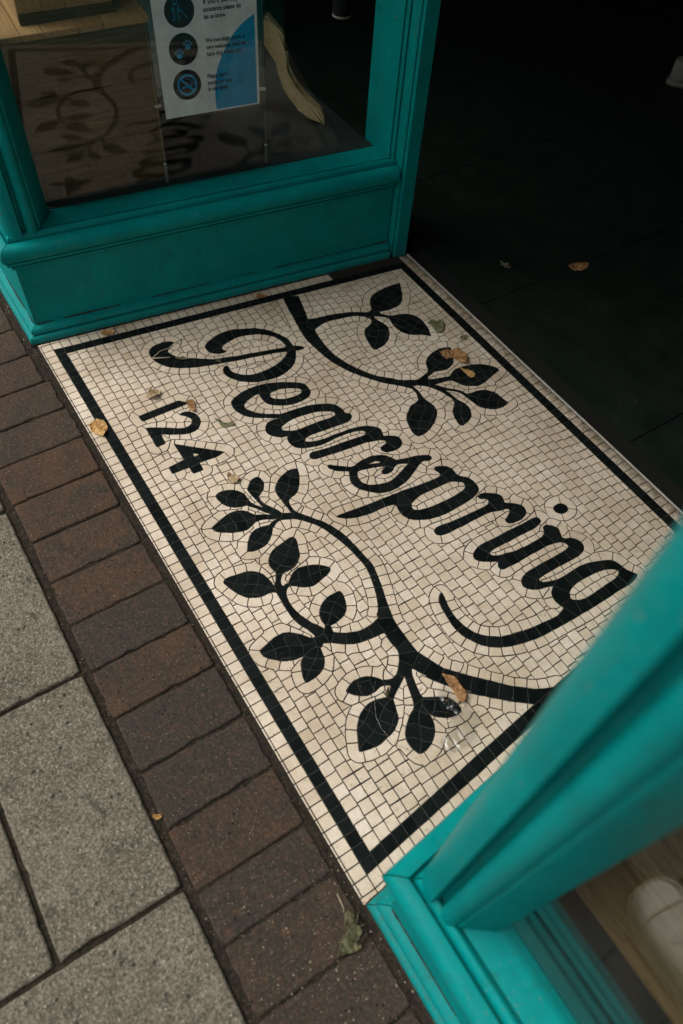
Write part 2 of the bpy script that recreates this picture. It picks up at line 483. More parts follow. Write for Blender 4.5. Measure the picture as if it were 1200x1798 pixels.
# ------------------------------------------------------------------ mosaic: outlines of the black figures, in millimetres on the floor
# x runs along the street, y into the shop, origin below the camera; * marks a sharp corner
SHAPES = [
    ('letter', 'P', '-1497,513* -1505,507 -1511,491 -1512,469 -1507,452 -1496,442 -1482,438 -1463,439 -1443,446 -1424,458 -1410,473 -1398,492 -1389,512 -1380,535 -1373,558 -1366,582 -1361,602 -1354,627 -1347,662 -1338,698 -1330,730 -1319,759 -1314,773 -1310,785 -1307,801 -1310,805 -1315,806 -1323,797 -1331,785 -1336,763 -1340,746 -1345,729 -1353,697 -1361,669 -1370,633 -1378,611 -1382,596 -1390,572 -1404,552 -1418,531 -1427,517 -1437,502 -1449,493 -1462,487 -1474,484 -1481,490 -1487,502'),
    ('letter', 'P', '-1401,619* -1398,616 -1398,604 -1404,591 -1415,579 -1429,576 -1443,578 -1451,586 -1461,606 -1468,629 -1469,653 -1466,674 -1456,698 -1447,719 -1441,731 -1428,746 -1413,759 -1395,770 -1375,780 -1359,785 -1342,784 -1331,783 -1317,779* -1327,762* -1339,766* -1348,767 -1362,766 -1379,761 -1393,752 -1405,740 -1417,723 -1425,704 -1431,684 -1433,665 -1430,647 -1428,637 -1424,623 -1418,615 -1410,613'),
    ('letter', 'P', '-1319,759* -1310,750 -1303,739 -1295,724 -1290,707 -1287,690 -1286,669 -1286,651 -1289,635 -1298,618 -1309,606 -1321,597 -1333,594 -1341,596 -1350,595 -1350,588 -1343,580 -1331,575 -1319,576 -1314,578 -1302,584 -1286,595 -1273,611 -1263,627 -1255,647 -1251,668 -1249,689 -1252,711 -1259,731 -1268,748 -1283,762 -1298,772 -1312,781* -1320,774*'),
    ('letter', 'e', '-1113,624* -1121,622 -1130,608 -1140,592 -1150,576 -1161,561 -1173,550 -1188,543 -1203,539 -1218,540 -1229,544 -1236,553 -1242,568 -1246,585 -1248,604 -1248,623 -1245,644 -1238,665 -1229,686 -1216,708 -1205,725 -1195,735 -1183,738 -1170,738 -1160,734 -1151,725 -1147,712 -1145,696 -1146,678 -1150,663 -1158,646 -1169,630 -1177,621 -1187,618 -1197,616 -1206,616 -1213,617 -1217,619* -1220,615 -1221,606 -1218,594 -1213,579 -1206,568 -1199,564 -1190,565 -1176,573 -1164,583 -1152,598 -1142,614 -1134,628 -1131,639*', '-1203,639 -1208,645 -1210,658 -1209,670 -1204,685 -1195,703 -1186,716 -1180,719 -1173,717 -1169,710 -1168,696 -1169,681 -1172,667 -1179,653 -1187,642 -1195,638'),
    ('letter', 'a', '-1133,629* -1131,641 -1129,665 -1126,688 -1122,710 -1114,731 -1105,750 -1094,764 -1080,772 -1067,774 -1056,773 -1053,778 -1046,783 -1038,781 -1031,773 -1027,761 -1028,750 -1029,734 -1031,713 -1033,692 -1035,671 -1036,653 -1032,643 -1027,637* -1006,630* -1014,615 -1024,606 -1040,602 -1054,605 -1062,610* -1063,601 -1068,591 -1079,579 -1090,572 -1102,572 -1113,577 -1122,587 -1125,600 -1125,613 -1121,622*', '-1091,609 -1097,617 -1102,638 -1103,660 -1101,681 -1097,704 -1091,722 -1082,739 -1075,749 -1066,751 -1061,744 -1060,731 -1063,710 -1064,689 -1065,667 -1065,652 -1068,634 -1075,619 -1083,609'),
    ('letter', 'r first', '-1029,637* -1023,640 -1016,652 -1011,668 -1008,688 -1008,710 -1005,733 -1005,752 -1001,772 -995,790 -986,805 -978,814 -966,820 -952,816 -943,815 -938,826 -930,838 -920,845 -906,843 -897,835 -892,820 -893,803 -898,790 -907,784 -915,786 -918,792 -920,802 -923,809 -929,809 -937,800 -941,789 -945,774 -949,760 -953,713 -959,670 -965,639 -961,658 -964,636 -968,626 -975,622 -982,624 -987,631 -986,641 -981,665 -978,691 -976,717 -973,743 -970,768 -971,779 -977,783 -985,778 -990,767 -994,751 -996,730 -997,708 -996,686 -996,664 -1001,645 -1007,628*'),
    ('letter', 's', '-934,646 -931,653 -921,665 -910,680 -902,691 -901,700 -903,708 -905,720 -906,737 -905,753 -899,768 -891,782 -883,788 -874,793 -865,798 -859,816 -853,840 -847,858 -840,871 -833,877 -827,876 -824,869 -826,860 -830,853 -828,842 -820,825 -811,807 -802,787 -797,766 -795,743 -797,723 -806,703 -818,689 -831,677 -844,669 -858,666 -871,669 -884,675 -893,680* -898,672 -908,657 -918,648 -926,643', '-882,696 -880,714 -872,742 -863,763* -859,759 -855,749 -848,745 -843,749 -841,759 -843,771 -849,779 -853,789 -851,799 -842,817* -834,798 -824,772 -819,752 -820,737 -826,716 -833,702 -842,692 -854,687 -867,688 -877,693', '-888,732* -889,740 -889,750 -884,758 -877,762* -878,756 -883,743'),
    ('letter', 'p', '-798,583* -797,602 -794,621 -791,648 -788,674 -786,705 -783,735 -781,760 -777,786 -778,767 -775,800 -772,832 -771,853 -773,861 -778,864 -784,864 -791,860 -796,861 -800,866 -797,876 -789,890 -779,897 -766,898 -754,898 -746,903 -737,913 -725,919 -709,920 -696,917 -688,908 -682,890 -679,868 -678,844 -677,819 -678,795 -682,773 -689,752 -699,734 -711,722 -726,716 -741,717 -751,719* -752,719 -758,718 -761,709 -764,695 -765,674 -766,654 -769,635 -774,618 -781,602 -790,590', '-737,750 -743,759 -748,775 -750,791 -749,815 -748,842 -747,863 -744,876 -735,889 -729,896 -720,895 -714,891 -710,881 -708,862 -707,839 -708,812 -710,786 -715,762 -722,749 -731,747'),
    ('letter', 'r second', '-678,901 -681,912 -677,923 -668,936 -659,946 -649,950 -641,947 -632,944 -626,951 -619,962 -609,971 -600,975 -587,971 -580,962 -576,946 -577,929 -580,917 -585,912 -592,913 -596,919 -600,929 -606,938 -612,940 -617,935 -619,922 -624,909 -628,897 -630,871 -630,830 -631,797 -632,771 -636,758 -643,751 -651,753 -656,760 -657,771 -654,787 -651,818 -649,850 -648,877 -647,899 -650,910 -657,915 -664,912 -668,904 -673,900'),
    ('letter', 'i', '-561,982 -554,985 -547,981 -543,970 -541,953 -542,931 -543,909 -543,886 -544,865 -545,843 -544,830 -541,825 -534,825 -528,833 -524,843 -523,853* -508,840* -515,827* -518,822 -524,810 -530,799 -539,790 -548,786 -557,791 -563,801 -567,815 -568,835 -566,861 -566,889 -565,917 -564,944 -564,967'),
    ('letter', 'i', '-543,1062 -539,1057 -538,1051 -538,1044 -541,1037 -545,1033 -550,1030 -555,1030 -560,1033 -564,1038 -565,1044 -565,1051 -563,1057 -558,1062 -553,1065 -548,1065'),
    ('letter', 'n', '-516,828* -506,820 -499,818 -492,825 -492,838 -490,864 -491,895 -490,926 -490,948 -486,970 -480,985 -473,991 -464,991 -460,983 -459,962 -459,936 -460,907 -460,882 -459,862 -454,846 -446,837 -436,834 -426,840 -418,849 -412,865 -408,881 -403,892* -410,912* -414,899 -420,882 -427,874 -432,875 -435,883 -435,899 -435,927 -434,952 -433,977 -433,994 -437,1010 -444,1020 -454,1024 -466,1021 -477,1012 -484,998 -491,995 -500,999 -511,1004 -520,1001 -528,994 -534,984 -533,976 -524,971 -517,964 -513,954 -513,934 -513,912 -515,891 -516,875 -521,859 -522,847*'),
    ('letter', 'g', '-411,910* -410,930 -411,958 -411,977 -407,1000 -399,1023 -390,1044 -382,1053 -370,1058 -355,1060 -343,1065 -330,1074* -326,1068 -322,1054 -320,1035 -321,1010 -320,972 -320,931 -321,887 -322,855 -324,816 -327,779 -334,746 -341,722 -351,699 -364,680 -381,664 -401,653 -420,646 -442,644 -468,647 -489,650 -505,656 -514,665 -516,672* -505,670 -483,664 -459,661 -437,663 -412,670 -396,680 -382,695 -369,715 -361,739 -355,764 -350,792 -347,821 -344,846 -345,856 -348,867 -351,874 -360,872 -373,870 -387,873 -396,880 -403,892*', '-370,908 -377,916 -381,930 -383,951 -382,977 -380,1000 -375,1022 -366,1037 -358,1043 -351,1038 -347,1025 -346,1001 -345,973 -344,946 -345,928 -350,913 -360,903'),
    ('numeral', '1', '-1299,325* -1299,432* -1280,449* -1278,439* -1278,326*'),
    ('numeral', '2', '-1254,324* -1252,332* -1240,352 -1228,372 -1214,393 -1208,408 -1209,419 -1216,429 -1224,433 -1233,431 -1241,426 -1248,418 -1254,413* -1257,422 -1255,433 -1248,442 -1236,449 -1221,451 -1209,448 -1196,439 -1188,426 -1187,412 -1191,397 -1199,380 -1209,363 -1219,347* -1186,344* -1186,322*'),
    ('numeral', '4', '-1175,361* -1093,454* -1089,432* -1093,387* -1069,386* -1070,361* -1092,361* -1094,319* -1116,320* -1118,361*', '-1128,387* -1115,400* -1115,385*'),
    ('stem', 'upper', '-1519,859* -1510,857 -1477,850 -1431,842 -1386,834 -1337,828 -1297,831 -1256,836 -1215,846 -1181,860 -1149,878 -1116,901 -1096,917 -1079,935 -1068,946 -1054,960 -1040,971* -1024,971 -1011,967 -1000,962* -998,977* -1007,978 -1022,980 -1038,979 -1049,978* -1044,990 -1032,1006 -1018,1017 -1000,1028 -980,1035 -962,1040 -948,1039* -951,1051* -962,1049 -979,1047 -993,1043* -984,1056 -971,1069 -956,1075 -938,1077* -952,1092* -956,1085 -971,1078 -983,1068 -996,1053 -1012,1041 -1024,1031* -1021,1050 -1018,1070 -1015,1078* -1032,1094* -1029,1082 -1033,1069 -1039,1048 -1046,1031 -1052,1028* -1056,1035 -1060,1048 -1062,1061* -1075,1049* -1069,1039 -1064,1020 -1061,1005 -1066,990 -1074,975 -1085,958 -1097,948 -1124,918 -1150,900 -1182,884 -1216,870 -1250,862 -1285,860 -1322,862 -1356,866* -1392,864* -1403,874* -1423,880 -1460,890 -1503,901*'),
    ('stem', 'upper', '-1420,878* -1403,874* -1399,887 -1394,912 -1388,943 -1378,974 -1368,1000 -1352,1028 -1347,1040 -1350,1052* -1342,1059* -1335,1064* -1323,1067 -1312,1075 -1302,1087* -1296,1075* -1306,1068 -1314,1058 -1322,1048 -1324,1040* -1310,1041* -1305,1019* -1311,1026 -1322,1026 -1335,1019 -1346,1006 -1354,990 -1361,964 -1367,929 -1369,906 -1362,877 -1356,866* -1378,856*'),
    ('leaf', 'u1', '-1348,1051* -1355,1055 -1371,1061 -1385,1070 -1397,1082 -1407,1103 -1411,1127 -1413,1153 -1411,1176 -1410,1191* -1393,1182 -1371,1171 -1354,1160 -1339,1147 -1330,1132 -1327,1114 -1327,1094 -1330,1077 -1334,1064* -1339,1055*'),
    ('leaf', 'u2', '-1303,1086* -1298,1103 -1293,1120 -1283,1136 -1268,1147 -1249,1151 -1229,1150 -1210,1147 -1192,1140 -1179,1135* -1190,1124 -1199,1110 -1207,1095 -1220,1081 -1235,1073 -1251,1069 -1269,1069 -1287,1072 -1298,1074*'),
    ('leaf', 'u3', '-1314,1040* -1297,1045 -1283,1050 -1269,1051 -1252,1044 -1235,1031 -1224,1020 -1215,1004 -1211,988 -1210,973 -1213,967 -1223,966 -1245,970 -1264,974 -1283,983 -1293,993 -1298,1007 -1305,1021*'),
    ('leaf', 'uA', '-1074,1049* -1083,1052 -1098,1058 -1109,1068 -1120,1086 -1126,1110 -1126,1133 -1117,1155* -1090,1139 -1069,1128 -1058,1111 -1054,1091 -1058,1075 -1063,1061*'),
    ('leaf', 'uB', '-1032,1093* -1039,1104 -1042,1120 -1039,1144 -1032,1170 -1022,1189 -1008,1204 -993,1215 -982,1216* -976,1194 -970,1169 -965,1149 -964,1130 -973,1111 -983,1097 -1000,1088 -1012,1081 -1015,1077*'),
    ('leaf', 'uC', '-952,1090* -951,1103 -949,1120 -944,1132 -934,1144 -919,1154 -898,1156 -876,1160* -872,1141 -873,1125 -879,1109 -890,1095 -903,1084 -922,1080 -939,1077*'),
    ('leaf', 'uD', '-952,1050* -937,1057 -916,1060 -899,1054 -886,1044 -877,1026 -873,1008 -875,1004 -885,1002 -901,1005 -919,1012 -932,1023 -943,1036 -950,1039*'),
    ('leaf', 'uE', '-998,977* -985,980 -965,984 -951,982 -942,978 -928,964 -913,944 -902,919 -899,902 -900,887* -918,884 -938,888 -956,894 -970,903 -983,919 -993,935 -996,952 -1000,962*'),
    ('stem', 'lower', '-871,478* -863,489 -856,500* -849,515 -836,525 -813,541 -794,554 -755,570 -718,577 -685,580 -652,583 -622,577 -589,568 -562,559 -531,550 -503,545 -438,546 -421,551 -398,560 -375,571 -352,591 -356,586 -328,612 -301,638 -273,665 -261,681 -246,698 -235,718 -228,737* -226,744* -221,697* -221,679* -235,662 -249,644 -264,628 -287,603 -311,579 -304,592 -329,565 -352,547 -381,527 -378,531 -397,522 -409,515* -397,508 -376,502 -356,498 -346,499* -343,475* -359,481 -380,487 -403,494* -394,478 -383,459 -374,446* -384,439* -388,447 -399,459* -401,459* -409,445* -418,451* -411,465 -411,476 -418,488 -429,499 -443,509 -457,514 -475,512 -502,513* -504,491 -507,469 -512,448 -523,428 -535,412 -548,394 -544,384* -560,384* -566,381* -567,388* -576,386 -592,380 -611,372 -632,368 -654,368 -675,369 -690,370 -697,370* -711,373* -714,375 -721,383 -734,391* -731,407* -723,396 -714,390 -705,388 -702,391 -705,400 -701,402* -696,403* -694,395 -684,386 -670,382 -652,381 -631,384 -613,390 -598,397 -584,405 -571,413* -580,418* -573,428* -570,426 -557,423* -554,427 -543,441 -533,465 -530,487 -532,507 -538,524 -543,522 -552,532 -580,547 -611,558 -650,567 -685,565 -723,559 -761,549 -796,535 -819,519 -838,501 -849,480 -853,470 -851,457 -843,445* -854,442* -858,451 -861,465 -863,473* -862,461 -872,442 -877,428 -877,418* -894,427* -887,441 -877,460 -880,458* -893,448 -906,441 -919,431 -928,424* -944,435* -933,435 -919,441 -902,454* -917,452 -932,450* -938,461* -927,458 -913,460 -899,467 -884,476 -866,485 -860,494* -856,500* -868,501 -884,500* -889,512* -875,509 -861,510 -849,515*'),
    ('stem', 'lower', '-568,379* -564,390* -563,406* -540,404* -547,393* -540,384* -543,380* -549,376* -551,366*'),
    ('leaf', 'l_h', '-962,578* -947,573 -929,564 -911,551 -899,536 -895,519 -889,512* -883,500* -900,500 -916,499 -933,502 -946,512 -957,527 -964,544 -967,561'),
    ('leaf', 'l_i', '-986,486 -979,489 -967,489 -954,483 -944,473 -937,461* -931,450* -945,448 -962,446 -970,450 -984,464 -988,479'),
    ('leaf', 'l_j', '-985,376 -991,387 -989,403 -981,418 -970,429 -957,435 -944,435* -928,424* -930,415 -933,403 -942,390 -956,380 -970,376'),
    ('leaf', 'l_k', '-911,327* -918,344 -925,367 -927,385 -924,400 -916,413 -904,421 -893,427* -877,418* -872,406 -868,394 -871,379 -878,361 -888,345 -899,332'),
    ('leaf', 'l_l', '-817,366* -832,375 -846,386 -854,396 -859,411 -858,427 -854,442* -843,444* -835,438 -824,428 -814,414 -810,398 -811,379'),
    ('leaf', 'l_a', '-799,472* -788,473 -769,466 -750,458 -739,447 -732,436 -730,420 -731,407* -733,390* -741,393 -756,390 -771,393 -785,405 -793,419 -797,439 -801,462'),
    ('leaf', 'l_b', '-700,401* -707,407 -718,421 -724,436 -721,455 -714,474 -702,489 -692,498 -686,498* -680,488 -675,467 -671,445 -678,426 -689,413 -696,403*'),
    ('leaf', 'l_c', '-710,373* -721,373 -735,371 -750,367 -763,357 -772,343 -776,323 -780,304 -779,291 -774,286 -761,289 -738,298 -721,308 -710,323 -704,339 -703,354 -701,364 -696,370*'),
    ('leaf', 'l_d', '-579,418* -590,417 -606,421 -617,430 -627,444 -632,463 -632,486* -620,488 -603,483 -589,476 -578,463 -573,446 -572,429*'),
    ('leaf', 'l_f', '-598,275* -602,293 -608,316 -607,335 -598,351 -584,366 -573,374 -566,381* -550,380* -547,358 -543,344 -546,323 -554,305 -568,288 -583,276'),
    ('leaf', 'l_g', '-544,383* -531,380 -517,377 -506,370 -497,359 -492,342 -491,319* -503,320 -520,326 -534,334 -543,347 -548,365*'),
    ('leaf', 'l_m', '-418,451* -430,442 -441,428 -445,412 -445,396 -436,377* -424,385 -411,400 -406,413 -406,426 -409,439 -407,449*'),
    ('leaf', 'l_n', '-384,440* -387,427 -392,411 -391,395 -384,378 -374,365 -358,352 -343,344 -324,334* -318,352 -315,373 -318,393 -322,411 -331,426 -339,434 -354,439 -374,446*'),
    ('leaf', 'l_o', '-343,475* -337,468 -330,454 -321,442 -307,428 -292,422 -274,423 -261,428* -260,441 -265,458 -276,474 -290,484 -303,488 -315,490 -346,499*'),
    ('leaf', 'l_p', '-347,498* -338,515 -329,531 -316,544 -298,549 -285,547* -285,531 -291,513 -300,501 -308,493 -315,489* -338,488*'),
]
TILE = 24.3          # pitch of the tesserae, mm
RING = 21.5          # width of the course that follows each figure
X0, Y0 = -1672.0, 192.0
NX, NY = 1590, 1100   # 1 mm raster used only to work out which tile owns which patch of floor

def smooth_outline(txt, step=1.0):
    pts = []
    for t in txt.split():
        c = t.endswith('*')
        x, y = t.rstrip('*').split(',')
        pts.append((float(x), float(y), c))
    n = len(pts)
    out = []
    for i in range(n):
        p0, p1, p2, p3 = (np.array(pts[(i + q) % n][:2]) for q in (-1, 0, 1, 2))
        if pts[i][2]:
            p0 = p1
        if pts[(i + 1) % n][2]:
            p3 = p2
        ln = np.linalg.norm(p2 - p1)
        k = max(1, int(ln / step))
        t = (np.arange(k) / k)[:, None]
        m1, m2 = (p2 - p0) / 2, (p3 - p1) / 2
        out.append((2 * t**3 - 3 * t**2 + 1) * p1 + (t**3 - 2 * t * t + t) * m1 + (-2 * t**3 + 3 * t * t) * p2 + (t**3 - t * t) * m2)
    return np.concatenate(out)

def fill_mask(poly):
    mask = np.zeros((NY, NX), bool)
    xs, ys = poly[:, 0] - X0, poly[:, 1] - Y0
    x2, y2 = np.roll(xs, -1), np.roll(ys, -1)
    for r in range(max(0, int(ys.min())), min(NY, int(ys.max()) + 2)):
        y = r + 0.5
        k = ((ys <= y) & (y2 > y)) | ((y2 <= y) & (ys > y))
        xi = np.sort(xs[k] + (y - ys[k]) / (y2[k] - ys[k]) * (x2[k] - xs[k]))
        for a, b in zip(xi[::2], xi[1::2]):
            mask[r, max(0, int(math.ceil(a - 0.5))):max(0, int(math.ceil(b - 0.5)))] = True
    return mask

# lines of the border, x as a function of y (the entrance narrows towards the door)
def left_out(y): return -1621.8 + 0.1337 * (y - 232.8)
def left_in(y): return left_out(y) + 24.6
def right_in(y): return -169.1 - 0.1219 * (y - 251.6)
def right_out(y): return right_in(y) + 24.6
FRONT_OUT, FRONT_IN, BACK_IN, BACK_OUT = 230.0, 254.0, 1233.5, 1258.0
MOS_FRONT, MOS_BACK = 199.0, 1286.0
def left_edge(y): return -1660.5 + 0.139 * (y - 188.0)
def right_edge(y): return -104.0 - 0.121 * (y - 202.0)

def label_floor():
    gx = X0 + np.arange(NX) + 0.5
    gy = Y0 + np.arange(NY) + 0.5
    XX, YY = np.meshgrid(gx, gy)
    owner = np.full((NY, NX), -1, np.int32)
    order = {'stem': 0, 'letter': 1, 'numeral': 1, 'leaf': 2}
    polys = []
    for pr in (0, 1, 2):
        for i, sh in enumerate(SHAPES):
            if order[sh[0]] != pr:
                continue
            ps = [smooth_outline(t) for t in sh[2:]]
            m = fill_mask(ps[0])
            for h in ps[1:]:
                m &= ~fill_mask(h)
            owner[m] = i
            polys += ps
    inner = (YY > FRONT_IN) & (YY < BACK_IN) & (XX > left_in(YY)) & (XX < right_in(YY))
    outer = (YY > FRONT_OUT) & (YY < BACK_OUT) & (XX > left_out(YY)) & (XX < right_out(YY))
    floor_ = (YY > MOS_FRONT) & (YY < MOS_BACK) & (XX > left_edge(YY)) & (XX < right_edge(YY))
    owner[~inner] = -1
    black = owner >= 0
    # seeds: outline samples that lie on the edge of the black figures
    sx, sy, sc = [], [], []
    cell0 = 0
    for p in polys:
        seg = np.linalg.norm(np.roll(p, -1, 0) - p, axis=1)
        s = np.concatenate([[0], np.cumsum(seg)[:-1]])
        n = max(3, int(round(seg.sum() / TILE)))
        cell = cell0 + np.minimum(n - 1, (s / seg.sum() * n).astype(int))
        cell0 += n
        ix = np.clip((p[:, 0] - X0).astype(int), 2, NX - 3)
        iy = np.clip((p[:, 1] - Y0).astype(int), 2, NY - 3)
        free = np.zeros(len(p), bool)
        for dy in (-2, 0, 2):
            for dx in (-2, 0, 2):
                free |= ~black[iy + dy, ix + dx]
        sx.append(p[free, 0]); sy.append(p[free, 1]); sc.append(cell[free])
    sx = np.concatenate(sx); sy = np.concatenate(sy); sc = np.concatenate(sc)
    near = np.full((NY, NX), -1, np.int32)
    ix = np.clip((sx - X0).astype(int), 0, NX - 1)
    iy = np.clip((sy - Y0).astype(int), 0, NY - 1)
    near[iy, ix] = np.arange(len(sx))
    BIG = 1e9
    dist = np.full((NY, NX), BIG, np.float32)
    ok = near >= 0
    dist[ok] = (XX[ok] - sx[near[ok]])**2 + (YY[ok] - sy[near[ok]])**2
    for st in (32, 16, 8, 4, 2, 1, 1):
        for dy in (-st, 0, st):
            for dx in (-st, 0, st):
                if not dx and not dy:
                    continue
                ys_, yd = slice(max(0, -dy), NY - max(0, dy)), slice(max(0, dy), NY - max(0, -dy))
                xs_, xd = slice(max(0, -dx), NX - max(0, dx)), slice(max(0, dx), NX - max(0, -dx))
                cand = near[ys_, xs_]
                cc = np.maximum(cand, 0)
                dd = np.where(cand >= 0, (XX[yd, xd] - sx[cc])**2 + (YY[yd, xd] - sy[cc])**2, BIG)
                better = dd < dist[yd, xd]
                near[yd, xd] = np.where(better, cand, near[yd, xd])
                dist[yd, xd] = np.where(better, dd, dist[yd, xd])
    dist = np.sqrt(dist)
    lab = np.full((NY, NX), -1, np.int64)
    # ---- field of straight courses, each shifted against the next
    wx = XX + 1.6 * np.sin(YY / 61.0 + 1.0) + 1.1 * np.sin(XX / 83.0 + YY / 47.0)
    wy = YY + 2.2 * np.sin(XX / 190.0 + 0.5) + 1.0 * np.sin(XX / 57.0 + YY / 120.0)
    ncourse = 60
    bounds = FRONT_IN + np.concatenate([[-60], np.cumsum(TILE * (1 + nrng.uniform(-0.07, 0.07, ncourse)))])
    bounds[1:] -= TILE
    cj = np.clip(np.searchsorted(bounds, wy.ravel()).reshape(wy.shape), 0, ncourse)
    shift = nrng.uniform(0, TILE, ncourse + 2)
    pitch = TILE * (1 + nrng.uniform(-0.04, 0.04, ncourse + 2))
    ci = np.floor((wx - X0 + shift[cj]) / pitch[cj]).astype(np.int64)
    field = floor_ & inner & ~black
    lab[field] = (1000000 + cj * 1000 + ci)[field]
    # ---- course that follows the figures
    ring = field & (dist <= RING + 1.3 * np.sin(XX / 37.0) + 0.9 * np.sin(YY / 23.0)) & (near >= 0)
    lab[ring] = 2000000 + sc[near[ring]]
    # ---- margins outside the border
    out = floor_ & ~outer
    ux = np.floor((XX - X0 + 5 * np.sin(YY)*0) / TILE).astype(np.int64)
    uy = np.floor((YY - FRONT_IN) / TILE).astype(np.int64) + 10
    fr = out & (YY <= FRONT_OUT)
    frow = (YY < FRONT_OUT - 25.5).astype(np.int64)
    lab[fr] = (3000000 + frow * 1000 + ux)[fr]
    bk = out & (YY >= BACK_OUT)
    lab[bk] = (3100000 + ux)[bk]
    lf = out & ~fr & ~bk & (XX < -800) & (YY < 1027)
    lab[lf] = (3200000 + uy * 10 + ((left_out(YY) - XX) > 25).astype(np.int64))[lf]
    rt = out & ~fr & ~bk & (XX > -800)
    lab[rt] = (3300000 + uy * 10 + ((XX - right_out(YY)) > 25).astype(np.int64))[rt]
    # ---- border bands
    band = floor_ & outer & ~inner
    bf = band & (YY <= FRONT_IN)
    lab[bf] = (4000000 + ux)[bf]
    bb = band & (YY >= BACK_IN)
    lab[bb] = (4100000 + ux)[bb]
    bl = band & ~bf & ~bb & (XX < -800)
    lab[bl] = (4200000 + uy)[bl]
    br = band & ~bf & ~bb & (XX > -800)
    lab[br] = (4300000 + uy)[br]
    # ---- black figures, cut across their strokes
    for i, sh in enumerate(SHAPES):
        m = owner == i
        if not m.any():
            continue
        yy, xx = np.nonzero(m)
        P = np.stack([XX[m], YY[m]], 1)
        if sh[0] == 'leaf':
            c = P.mean(0)
            w, v = np.linalg.eigh(np.cov((P - c).T))
            a, b = (P - c) @ v[:, 1], (P - c) @ v[:, 0]
            a = a + 3 * np.sin(b / 9.0 + i)
            b = b + 3 * np.sin(a / 14.0 + i)
            amin = a.min()
            na = max(1, int(round((a.max() - amin) / 25.0)))
            ka = np.minimum(na - 1, ((a - amin) / (a.max() - amin + 1e-6) * na).astype(int))
            kb = np.floor(b / 25.0 + (0.5 if (b.max() - b.min()) < 42 else 0.0)).astype(int) + 8
            lab[m] = 5000000 + i * 1000 + ka * 20 + kb
        else:
            d = dist[m]
            idx = np.argsort(-d)[:]
            chosen = []
            lim = 0.62 * np.median(d[d > np.percentile(d, 70)])
            for q in idx:
                if d[q] < lim:
                    break
                p = P[q]
                if all((p[0] - c[0])**2 + (p[1] - c[1])**2 > 23.5**2 for c in chosen):
                    chosen.append(p)
            C = np.array(chosen)
            best = np.full(len(P), 1e12)
            kk = np.zeros(len(P), int)
            for n_, c in enumerate(C):
                dd = (P[:, 0] - c[0])**2 + (P[:, 1] - c[1])**2
                up = dd < best
                best[up] = dd[up]
                kk[up] = n_
            lab[m] = 5000000 + i * 1000 + kk
    return lab, owner

def components(lab):
    comp = np.arange(NY * NX, dtype=np.int64).reshape(NY, NX)
    sh_ = (lab[1:] == lab[:-1])
    sw_ = (lab[:, 1:] == lab[:, :-1])
    while True:
        old = comp.copy()
        lo = np.minimum(comp[1:], comp[:-1])
        comp[1:] = np.where(sh_, lo, comp[1:])
        lo = np.minimum(comp[1:], comp[:-1])
        comp[:-1] = np.where(sh_, lo, comp[:-1])
        lo = np.minimum(comp[:, 1:], comp[:, :-1])
        comp[:, 1:] = np.where(sw_, lo, comp[:, 1:])
        lo = np.minimum(comp[:, 1:], comp[:, :-1])
        comp[:, :-1] = np.where(sw_, lo, comp[:, :-1])
        comp = comp.ravel()[comp]
        if (comp == old).all():
            break
    comp[lab < 0] = -1
    return comp

def merge_small(comp, cls, amin):
    flat = comp.ravel()
    ids, inv, cnt = np.unique(flat, return_inverse=True, return_counts=True)
    idm = inv.reshape(comp.shape)
    clsid = np.zeros(len(ids), np.int64)
    clsid[inv] = cls.ravel()
    pa, pb = [], []
    for a, b in ((idm[1:], idm[:-1]), (idm[:, 1:], idm[:, :-1])):
        k = a != b
        pa += [a[k], b[k]]
        pb += [b[k], a[k]]
    pa = np.concatenate(pa); pb = np.concatenate(pb)
    k = (clsid[pa] == clsid[pb]) & (ids[pa] >= 0) & (ids[pb] >= 0)
    key = pa[k] * len(ids) + pb[k]
    uk, uc = np.unique(key, return_counts=True)
    best = {}
    for q, c in zip(uk, uc):
        a, b = divmod(int(q), len(ids))
        if cnt[a] < amin and (a not in best or c > best[a][1]):
            best[a] = (b, c)
    remap = np.arange(len(ids))
    for a in sorted(best, key=lambda t: cnt[t]):
        b = best[a][0]
        while remap[b] != b:
            b = remap[b]
        if b != a:
            remap[a] = b
            cnt[b] += cnt[a]
    for a in range(len(ids)):
        b = a
        while remap[b] != b:
            b = remap[b]
        remap[a] = b
    return ids[remap][inv].reshape(comp.shape)

def dp(pts, tol):
    if len(pts) < 3:
        return pts
    keep = [0, len(pts) - 1]
    stack = [(0, len(pts) - 1)]
    P = np.asarray(pts)
    while stack:
        a, b = stack.pop()
        if b - a < 2:
            continue
        ab = P[b] - P[a]
        L = math.hypot(*ab)
        seg = P[a + 1:b] - P[a]
        dd = np.abs(seg[:, 0] * ab[1] - seg[:, 1] * ab[0]) / L if L > 1e-9 else np.hypot(seg[:, 0], seg[:, 1])
        k = int(dd.argmax())
        if dd[k] > tol:
            keep.append(a + 1 + k)
            stack += [(a, a + 1 + k), (a + 1 + k, b)]
    return [pts[i] for i in sorted(keep)]

